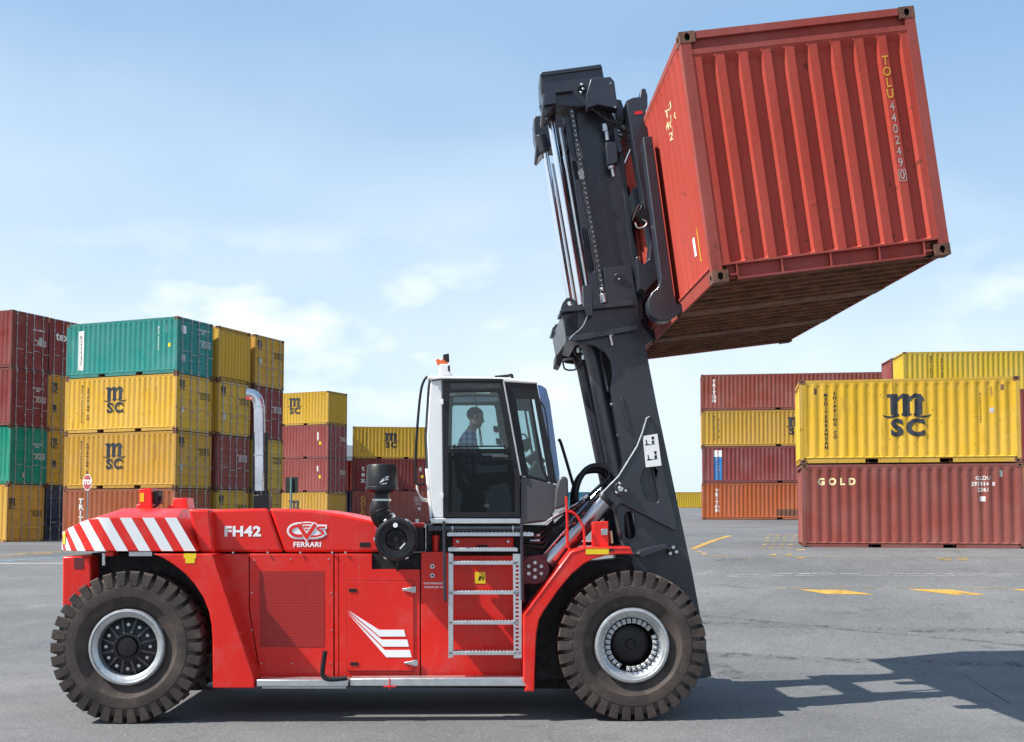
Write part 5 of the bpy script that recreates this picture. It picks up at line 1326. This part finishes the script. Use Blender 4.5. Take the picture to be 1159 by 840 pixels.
for pm2, s in hands:
    base = Vector(V[pm2])
    for k, (dy, ln) in enumerate(((-.027, .062), (-.009, .072), (.009, .068), (.027, .054))):
        b0 = base + Vector((-.01, dy, 0)); p1 = b0 + Vector((ln * .55, 0, .012)); p2 = p1 + Vector((ln * .3, 0, -.028)); p3 = p2 + Vector((-.004, 0, -.026))
        f_ = skin_obj([b0, p1, p2, p3], [(0, 1), (1, 2), (2, 3)], [.0095, .009, .0085, .0075], 0); bm.from_mesh(f_)
    b0 = base + Vector((-.04, -s * .03, -.005)); f_ = skin_obj([b0, b0 + Vector((.03, -s * .025, -.012)), b0 + Vector((.055, -s * .03, -.03))], [(0, 1), (1, 2)], [.012, .011, .009], 0); bm.from_mesh(f_)
hm_ = Matrix.Translation((.01, 0, .71)) @ Matrix.Rotation(R(14), 4, 'Y')
def blob(c, rx_, ry_, rz_, rot=0, mtx=hm_, seg=20):
    bmesh.ops.create_uvsphere(bm, u_segments=seg, v_segments=seg, radius=1, matrix=mtx @ Matrix.Translation(c) @ Matrix.Rotation(rot, 4, 'Y') @ Matrix.Diagonal((rx_, ry_, rz_, 1)))
blob((-.012, 0, .03), .098, .076, .090); blob((.035, 0, -.045), .060, .058, .072); blob((.060, 0, -.095), .028, .032, .022); blob((.0, 0, -.07), .05, .058, .05)
blob((.098, 0, -.022), .020, .013, .016); blob((.090, 0, .0), .012, .010, .028, R(-20)); blob((.078, 0, -.066), .018, .024, .007); blob((.076, 0, -.076), .017, .021, .007)
for s in (-1, 1):
    blob((-.005, s * .076, -.01), .017, .010, .031, R(-12)); blob((.072, s * .033, .022), .022, .026, .010); blob((.070, s * .034, -.004), .012, .014, .008)
bmesh.ops.recalc_face_normals(bm, faces=bm.faces); me = bpy.data.meshes.new('person_body'); bm.to_mesh(me); bm.free()
o = bpy.data.objects.new('tmp', me); COL.objects.link(o); rm = o.modifiers.new('r', 'REMESH'); rm.mode = 'VOXEL'; rm.voxel_size = .0075; rm.use_smooth_shade = True
sm = o.modifiers.new('s', 'SMOOTH'); sm.factor = .5; sm.iterations = 2
bpy.context.view_layer.update(); fm = bpy.data.meshes.new_from_object(o.evaluated_get(bpy.context.evaluated_depsgraph_get())); bpy.data.objects.remove(o)
SK = M('skin', (.50, .29, .20), .5, var=.06); HAIR = M('dark hair', (.012, .010, .009), .6, var=.2)
m, nt, bs = new_mat('checked shirt'); v = objvec(nt, (15, 15, 15), False); sp = N(nt, 'ShaderNodeSeparateXYZ'); nt.links.new(v, sp.inputs[0])
def strp(o, w): return math_(nt, 'GREATER_THAN', math_(nt, 'FRACT', o), w)
sx_, sz_ = strp(sp.outputs[0], .5), strp(sp.outputs[2], .5)
c = mixc(nt, math_(nt, 'MULTIPLY', math_(nt, 'ADD', sx_, sz_), .5), (.58, .63, .74), (.05, .09, .30)); nt.links.new(c, bs.inputs['Base Color']); bs.inputs['Roughness'].default_value = .8
SHIRT = m; JEANS = M('blue jeans', (.03, .045, .09), .85, var=.25, scale=20); SHOE = M('black shoe', (.012, .012, .012), .5)
for x in (SK, SHIRT, JEANS, HAIR, SHOE): fm.materials.append(x)
hi = hm_.inverted()
for p in fm.polygons:
    c = p.center; q = hi @ c
    k = 1
    if c.z > .56 + .25 * (-.03 - c.x) and abs(c.y) < .12: k = 0
    if c.z > .585: k = 0
    if k == 0 and q.z > -.02 and (q.x < .052 + .3 * max(0, q.z - .05) or q.z > .075) and not (abs(q.y) > .074 and q.z < .025) and (q.x < .03 or q.z > .055): k = 3
    if k == 0 and -.10 < q.z < -.045 and q.x > .0 and q.z < -.05 and abs(q.z + .07) > .012 and q.x > -.01 and c.z > .62: k = 0
    if c.x > .31 and c.z > .1: k = 0
    if c.z < .05 + (.085 if c.x > .06 else 0) and (c.x > -.05 or c.z < -.01) and not (c.x > .31 and c.z > .1): k = 2
    if c.x > .46 and c.z < -.33: k = 4
    p.material_index = k; p.use_smooth = True
ob = bpy.data.objects.new('body', fm); COL.objects.link(ob); ob.parent = P_
# ------------------------------------------------------------------ ground, markings
def ground_mat():
    m, nt, b = new_mat('asphalt')
    tc = N(nt, 'ShaderNodeTexCoord'); v = tc.outputs['Object']
    def mp(sc, rz=0):
        n = N(nt, 'ShaderNodeMapping'); nt.links.new(v, n.inputs[0]); n.inputs['Scale'].default_value = sc; n.inputs['Rotation'].default_value = (0, 0, rz); return n.outputs[0]
    c = mixc(nt, mrange(nt, noise(nt, v, .22, 6, .6), .35, .68), (.102, .105, .109), (.170, .170, .168))
    c = mixc(nt, mrange(nt, noise(nt, mp((.05, .6, 1)), 1., 6, .6), .45, .75, 0, .55), c, (.125, .128, .133))
    c = mixc(nt, mrange(nt, noise(nt, mp((.9, .08, 1), R(70)), 1.4, 5, .6), .62, .72, 0, .3), c, (.085, .087, .09))
    c = mixc(nt, mrange(nt, noise(nt, v, 2.1, 7, .68), .54, .72, 0, .6), c, (.088, .089, .092))
    c = mixc(nt, mrange(nt, noise(nt, v, .8, 8, .72), .58, .72, 0, .45), c, (.235, .235, .232))
    c = mixc(nt, math_(nt, 'MULTIPLY', mrange(nt, noise(nt, v, 1.3, 4, .5), .60, .70, 0, .6), mrange(nt, noise(nt, v, .35, 2), .5, .6)), c, (.06, .06, .062))
    c = mixc(nt, mrange(nt, noise(nt, v, 17, 4, .7), .35, .65), mixc(nt, 1., c, (.86, .86, .86), 'MULTIPLY'), mixc(nt, 1., c, (1.14, 1.14, 1.14), 'MULTIPLY'))
    wave = N(nt, 'ShaderNodeTexNoise'); wave.inputs['Scale'].default_value = .16; wave.inputs['Detail'].default_value = 3; wave.inputs['Distortion'].default_value = 1.6; nt.links.new(mp((1, .55, 1), R(25)), wave.inputs['Vector'])
    ring_ = math_(nt, 'ABSOLUTE', math_(nt, 'SUBTRACT', wave.outputs[0], .5))
    c = mixc(nt, math_(nt, 'MULTIPLY', mrange(nt, ring_, .0, .012, .4, 0), mrange(nt, noise(nt, v, .5, 4), .45, .6)), c, (.085, .086, .088))
    c = mixc(nt, mrange(nt, noise(nt, v, 55, 3, .7), .3, .7, 0, 1), mixc(nt, 1., c, (.6, .6, .61), 'MULTIPLY'), mixc(nt, 1., c, (1.4, 1.4, 1.39), 'MULTIPLY'))
    vo = N(nt, 'ShaderNodeTexVoronoi'); vo.inputs['Scale'].default_value = 42; nt.links.new(v, vo.inputs['Vector'])
    c = mixc(nt, mrange(nt, vo.outputs['Color'], .78, .95, 0, .45), c, (.34, .335, .32))
    nt.links.new(c, b.inputs['Base Color']); b.inputs['Roughness'].default_value = .85; b.inputs['Specular IOR Level'].default_value = .3
    h = math_(nt, 'ADD', noise(nt, v, 55, 3, .7), math_(nt, 'MULTIPLY', noise(nt, v, 7, 4), .6))
    bump(nt, b, h, .35, .012)
    return m
def axis(a, b, dense):
    pts = set()
    for lo, hi, st in dense:
        x = lo
        while x < hi - 1e-6: pts.add(round(x, 3)); x += st
    pts.add(a); pts.add(b); return sorted(pts)
xs = axis(-1500, 1500, [(-1500, -100, 200), (-100, -24, 8), (-24, 30, 1.), (30, 100, 7), (100, 1500, 200)])
ys = axis(-60, 3000, [(-60, 8, 10), (8, 48, .6), (48, 100, 2), (100, 200, 5), (200, 400, 40), (400, 3000, 400)])
g = MB(); GM_ = ground_mat()
rows = [g.pts([(x, y, tz(x, y)) for x in xs]) for y in ys]
for a, b in zip(rows, rows[1:]):
    for i in range(len(xs) - 1): g.face([a[i], a[i + 1], b[i + 1], b[i]], GM_)
go = g.build('ground', recalc=False, angle=60); tag(go, kind='structure')

def paintm(name, col, worn):
    m = bpy.data.materials.new(name); m.use_nodes = True; nt = m.node_tree; nt.nodes.clear()
    out = N(nt, 'ShaderNodeOutputMaterial'); b = N(nt, 'ShaderNodeBsdfPrincipled'); tr = N(nt, 'ShaderNodeBsdfTransparent'); mx = N(nt, 'ShaderNodeMixShader')
    v = N(nt, 'ShaderNodeTexCoord').outputs['Object']
    a = mrange(nt, noise(nt, v, 3.2, 8, .7), .62 - worn * .4, .74 - worn * .4, 1, .08)
    nt.links.new(a, mx.inputs[0]); nt.links.new(tr.outputs[0], mx.inputs[1]); nt.links.new(b.outputs[0], mx.inputs[2]); nt.links.new(mx.outputs[0], out.inputs[0])
    c = mixc(nt, mrange(nt, noise(nt, v, 1.1, 6), .35, .7), col, tuple(x * .62 for x in col)); nt.links.new(c, b.inputs['Base Color']); b.inputs['Roughness'].default_value = .7
    return m
PY = paintm('worn yellow paint', (.52, .30, .05), .18); PW = paintm('worn white paint', (.36, .36, .355), .36); PW2 = paintm('white paint', (.62, .62, .61), .1)
PB = paintm('worn blue paint', (.14, .33, .45), .25); PF = paintm('faded yellow paint', (.34, .25, .12), .42)
PG = paintm('worn grid paint', (.42, .27, .08), .36)
PN = paintm('faded ochre paint', (.27, .22, .15), .5)
def marking(name, polys, m, n=24):
    """polys: quads given as two long edges [(a0,a1),(b0,b1)] in ground points; draped"""
    b = MB()
    for (a0, a1), (b0, b1) in polys:
        A = []; B = []
        for i in range(n + 1):
            t = i / n
            p = a0.lerp(a1, t); q = b0.lerp(b1, t)
            A.append((p.x, p.y, tz(p.x, p.y) + .005)); B.append((q.x, q.y, tz(q.x, q.y) + .005))
        va, vb = b.pts(A), b.pts(B)
        for i in range(n): b.face([va[i], va[i + 1], vb[i + 1], vb[i]], m)
    o = b.build(name, recalc=False); tag(o, kind='structure'); return o
def gq(x0, y0, x1, y1, x2, y2, x3, y3):
    """quad from photo points: edge 0-1 and edge 3-2"""
    return ((ground(x0, y0), ground(x1, y1)), (ground(x3, y3), ground(x2, y2)))
def gline(x0, y0, x1, y1, w):
    a, b = ground(x0, y0), ground(x1, y1); d = (b - a); d.z = 0; d.normalize(); n = Vector((-d.y, d.x, 0)) * w / 2
    return ((a + n, b + n), (a - n, b - n))
marking('yellow_dash_marking', [gq(904, 667.5, 955, 668, 992, 673.5, 935, 672.5)], PY)
marking('yellow_dash_marking', [gq(1025, 667, 1075, 667.5, 1118, 673.5, 1080, 673.5)], PY)
marking('yellow_dash_marking', [gq(1143, 667, 1200, 667, 1240, 673, 1180, 672)], PY)
marking('faded_yellow_line', [gline(880, 666.3, 1300, 665.5, .07)], PF, 60)
marking('white_line', [gline(822, 651.5, 1300, 651, .08), gline(822, 653.5, 1300, 653.2, .06)], PW, 60)
marking('white_line', [gline(770, 604.3, 905, 603.2, .22)], PW, 30)
marking('white_dash_line', [gline(818, 613.4, 875, 613.2, .12)], PW, 20)
marking('yellow_corner_mark', [gq(902, 622, 911, 622, 911, 632, 902, 632)], PY)
marking('yellow_lane_line', [gline(826, 606.5, 784, 621.5, .22)], PY)
marking('faded_yellow_line', [gline(784, 622, 800, 629, .12), gline(800, 629, 850, 632, .1), gline(850, 632, 1160, 631, .08)], PF, 30)
dots = []
for r_, y in enumerate((605.5, 608.5, 612, 616, 620)):
    for k in range(4):
        x = 868 + k * 10 - r_ * 2
        if x < 903: dots.append(gq(x, y, x + 6, y, x + 6, y + 1, x, y + 1))
for x in (872, 890): dots.append(gq(x, 627, x + 7, 627, x + 6, 629, x - 1, 629))
marking('yellow_grid_marking', dots, PG, 2)
marking('faded_yellow_patch', [gq(1060, 631, 1075, 631, 1078, 635, 1064, 635), gq(1082, 631, 1095, 631, 1096, 635, 1084, 635)], PF, 6)
marking('white_line', [gline(-200, 637.8, 200, 637.8, .16)], PW2, 60)
marking('blue_line', [gline(-60, 638, 0, 635.3, .2), gline(0, 635.3, 160, 625.8, .2)], PB, 40)
marking('yellow_line', [gline(-60, 631.5, 0, 629.5, .14), gline(0, 629.5, 80, 623.5, .14), gline(20, 627, 60, 626.2, .3)], PY, 30)
marking('yellow_line', [gline(-60, 642, 0, 646, .02)], PF, 10)
# seam in the asphalt under the shadow
marking('asphalt_crack', [gline(1089, 762, 1144, 797, .015)], paintm('crack filler', (.05, .05, .052), .35), 30)
tyre_m = paintm('tyre smear', (.108, .11, .112), .62)
marking('tyre_mark', [gline(795, 697, 950, 712, .18), gline(950, 712, 1159, 731, .18)], tyre_m, 40)
marking('tyre_mark', [gline(812, 633.5, 838, 634, .5), gline(1050, 684.5, 1075, 684, .1)], tyre_m, 20)

tyre_soft = paintm('rubber smear', (.078, .08, .083), .70)
def arc_mark(cx, cy, r, a0, a1, w, n=14):
    out = []
    P = lambda a, rr: Vector((cx + rr * math.cos(R(a)), cy + rr * math.sin(R(a)), 0))
    for i in range(n):
        b0, b1 = a0 + (a1 - a0) * i / n, a0 + (a1 - a0) * (i + 1) / n
        out.append(((P(b0, r), P(b1, r)), (P(b0, r + w), P(b1, r + w))))
    return out
marking('tyre_mark', arc_mark(9.5, 40, 19.0, 228, 292, .42), tyre_soft, 3)
marking('tyre_mark', arc_mark(9.5, 40, 21.6, 226, 290, .42), tyre_soft, 3)
marking('tyre_mark', arc_mark(-14, 14, 17.5, 10, 62, .4), tyre_soft, 3)
# ------------------------------------------------------------------ sky, sun, camera
SE, SA = R(49), R(17)
SD = Vector((-math.cos(SE) * math.cos(SA), -math.cos(SE) * math.sin(SA), math.sin(SE)))
Wd = bpy.data.worlds.new('World'); S.world = Wd; Wd.use_nodes = True; nt = Wd.node_tree; nt.nodes.clear()
out = N(nt, 'ShaderNodeOutputWorld'); bg = N(nt, 'ShaderNodeBackground'); sky = N(nt, 'ShaderNodeTexSky', sky_type='NISHITA')
sky.sun_disc = False; sky.sun_elevation = SE; sky.sun_rotation = math.atan2(SD.x, SD.y); sky.air_density = 1.0; sky.dust_density = 1.2; sky.ozone_density = 1.5
tc = N(nt, 'ShaderNodeTexCoord'); sep = N(nt, 'ShaderNodeSeparateXYZ'); nt.links.new(tc.outputs['Generated'], sep.inputs[0])
el = sep.outputs[2]
mp = N(nt, 'ShaderNodeMapping'); mp.inputs['Scale'].default_value = (1, 1, 2.2); mp.inputs['Location'].default_value = (.37, .2, 0.1); nt.links.new(tc.outputs['Generated'], mp.inputs[0])
n1 = noise(nt, mp.outputs[0], 5.2, 9, .56); n2 = noise(nt, mp.outputs[0], 1.7, 3, .5)
veil = mrange(nt, n2, .36, .7, 0, .5)
pb = math_(nt, 'MULTIPLY', mrange(nt, sep.outputs[0], -.42, -.25), mrange(nt, sep.outputs[0], -.06, .10, 1, .12))
n3 = noise(nt, mp.outputs[0], 10.5, 9, .52)
pb = math_(nt, 'MAXIMUM', pb, math_(nt, 'MULTIPLY', mrange(nt, sep.outputs[0], .33, .38), .8))
puff = math_(nt, 'MULTIPLY', mrange(nt, math_(nt, 'ADD', math_(nt, 'MULTIPLY', n3, .6), math_(nt, 'MULTIPLY', n1, .4)), .49, .66, 0, .7), math_(nt, 'MULTIPLY', pb, math_(nt, 'MULTIPLY', mrange(nt, el, .06, .12), mrange(nt, el, .19, .25, 1, 0))))
band = math_(nt, 'MULTIPLY', mrange(nt, el, -.02, .06), mrange(nt, el, .22, .46, 1, .15))
wisp = math_(nt, 'MULTIPLY', math_(nt, 'ADD', veil, puff, True), band)
low = mrange(nt, el, -.02, .38, .70, .0)
c = mixc(nt, .62, sky.outputs[0], (2.8, 4.85, 7.4))
c = mixc(nt, low, c, (6.9, 7.9, 8.6))
c = mixc(nt, math_(nt, 'MULTIPLY', wisp, .9), c, (9.0, 9.4, 9.8))
nt.links.new(c, bg.inputs[0]); bg.inputs[1].default_value = .086; nt.links.new(bg.outputs[0], out.inputs[0])
sl = bpy.data.lights.new('sun', 'SUN'); sl.energy = 5.0; sl.angle = R(.5); sl.color = (1, .95, .87)
so_ = bpy.data.objects.new('sun', sl); COL.objects.link(so_); so_.rotation_euler = (-SD).to_track_quat('-Z', 'Y').to_euler(); so_.location = SD * 60
cd = bpy.data.cameras.new('camera'); co_ = bpy.data.objects.new('camera', cd); COL.objects.link(co_); S.camera = co_
cd.sensor_fit = 'HORIZONTAL'; cd.sensor_width = 36; cd.lens = F / 1159 * 36; cd.shift_y = (PY0 - 420) / 1159; cd.clip_end = 6000; cd.clip_start = .1
co_.location = CAM; co_.rotation_euler = (R(90) + PITCH, 0, 0)
S.view_settings.view_transform = 'Standard'; S.view_settings.look = 'None'; S.view_settings.gamma = 1; S.view_settings.exposure = 0.68; S.view_settings.use_curve_mapping = False
S.cycles.max_bounces = 8; S.cycles.transparent_max_bounces = 16; S.cycles.use_denoising = True
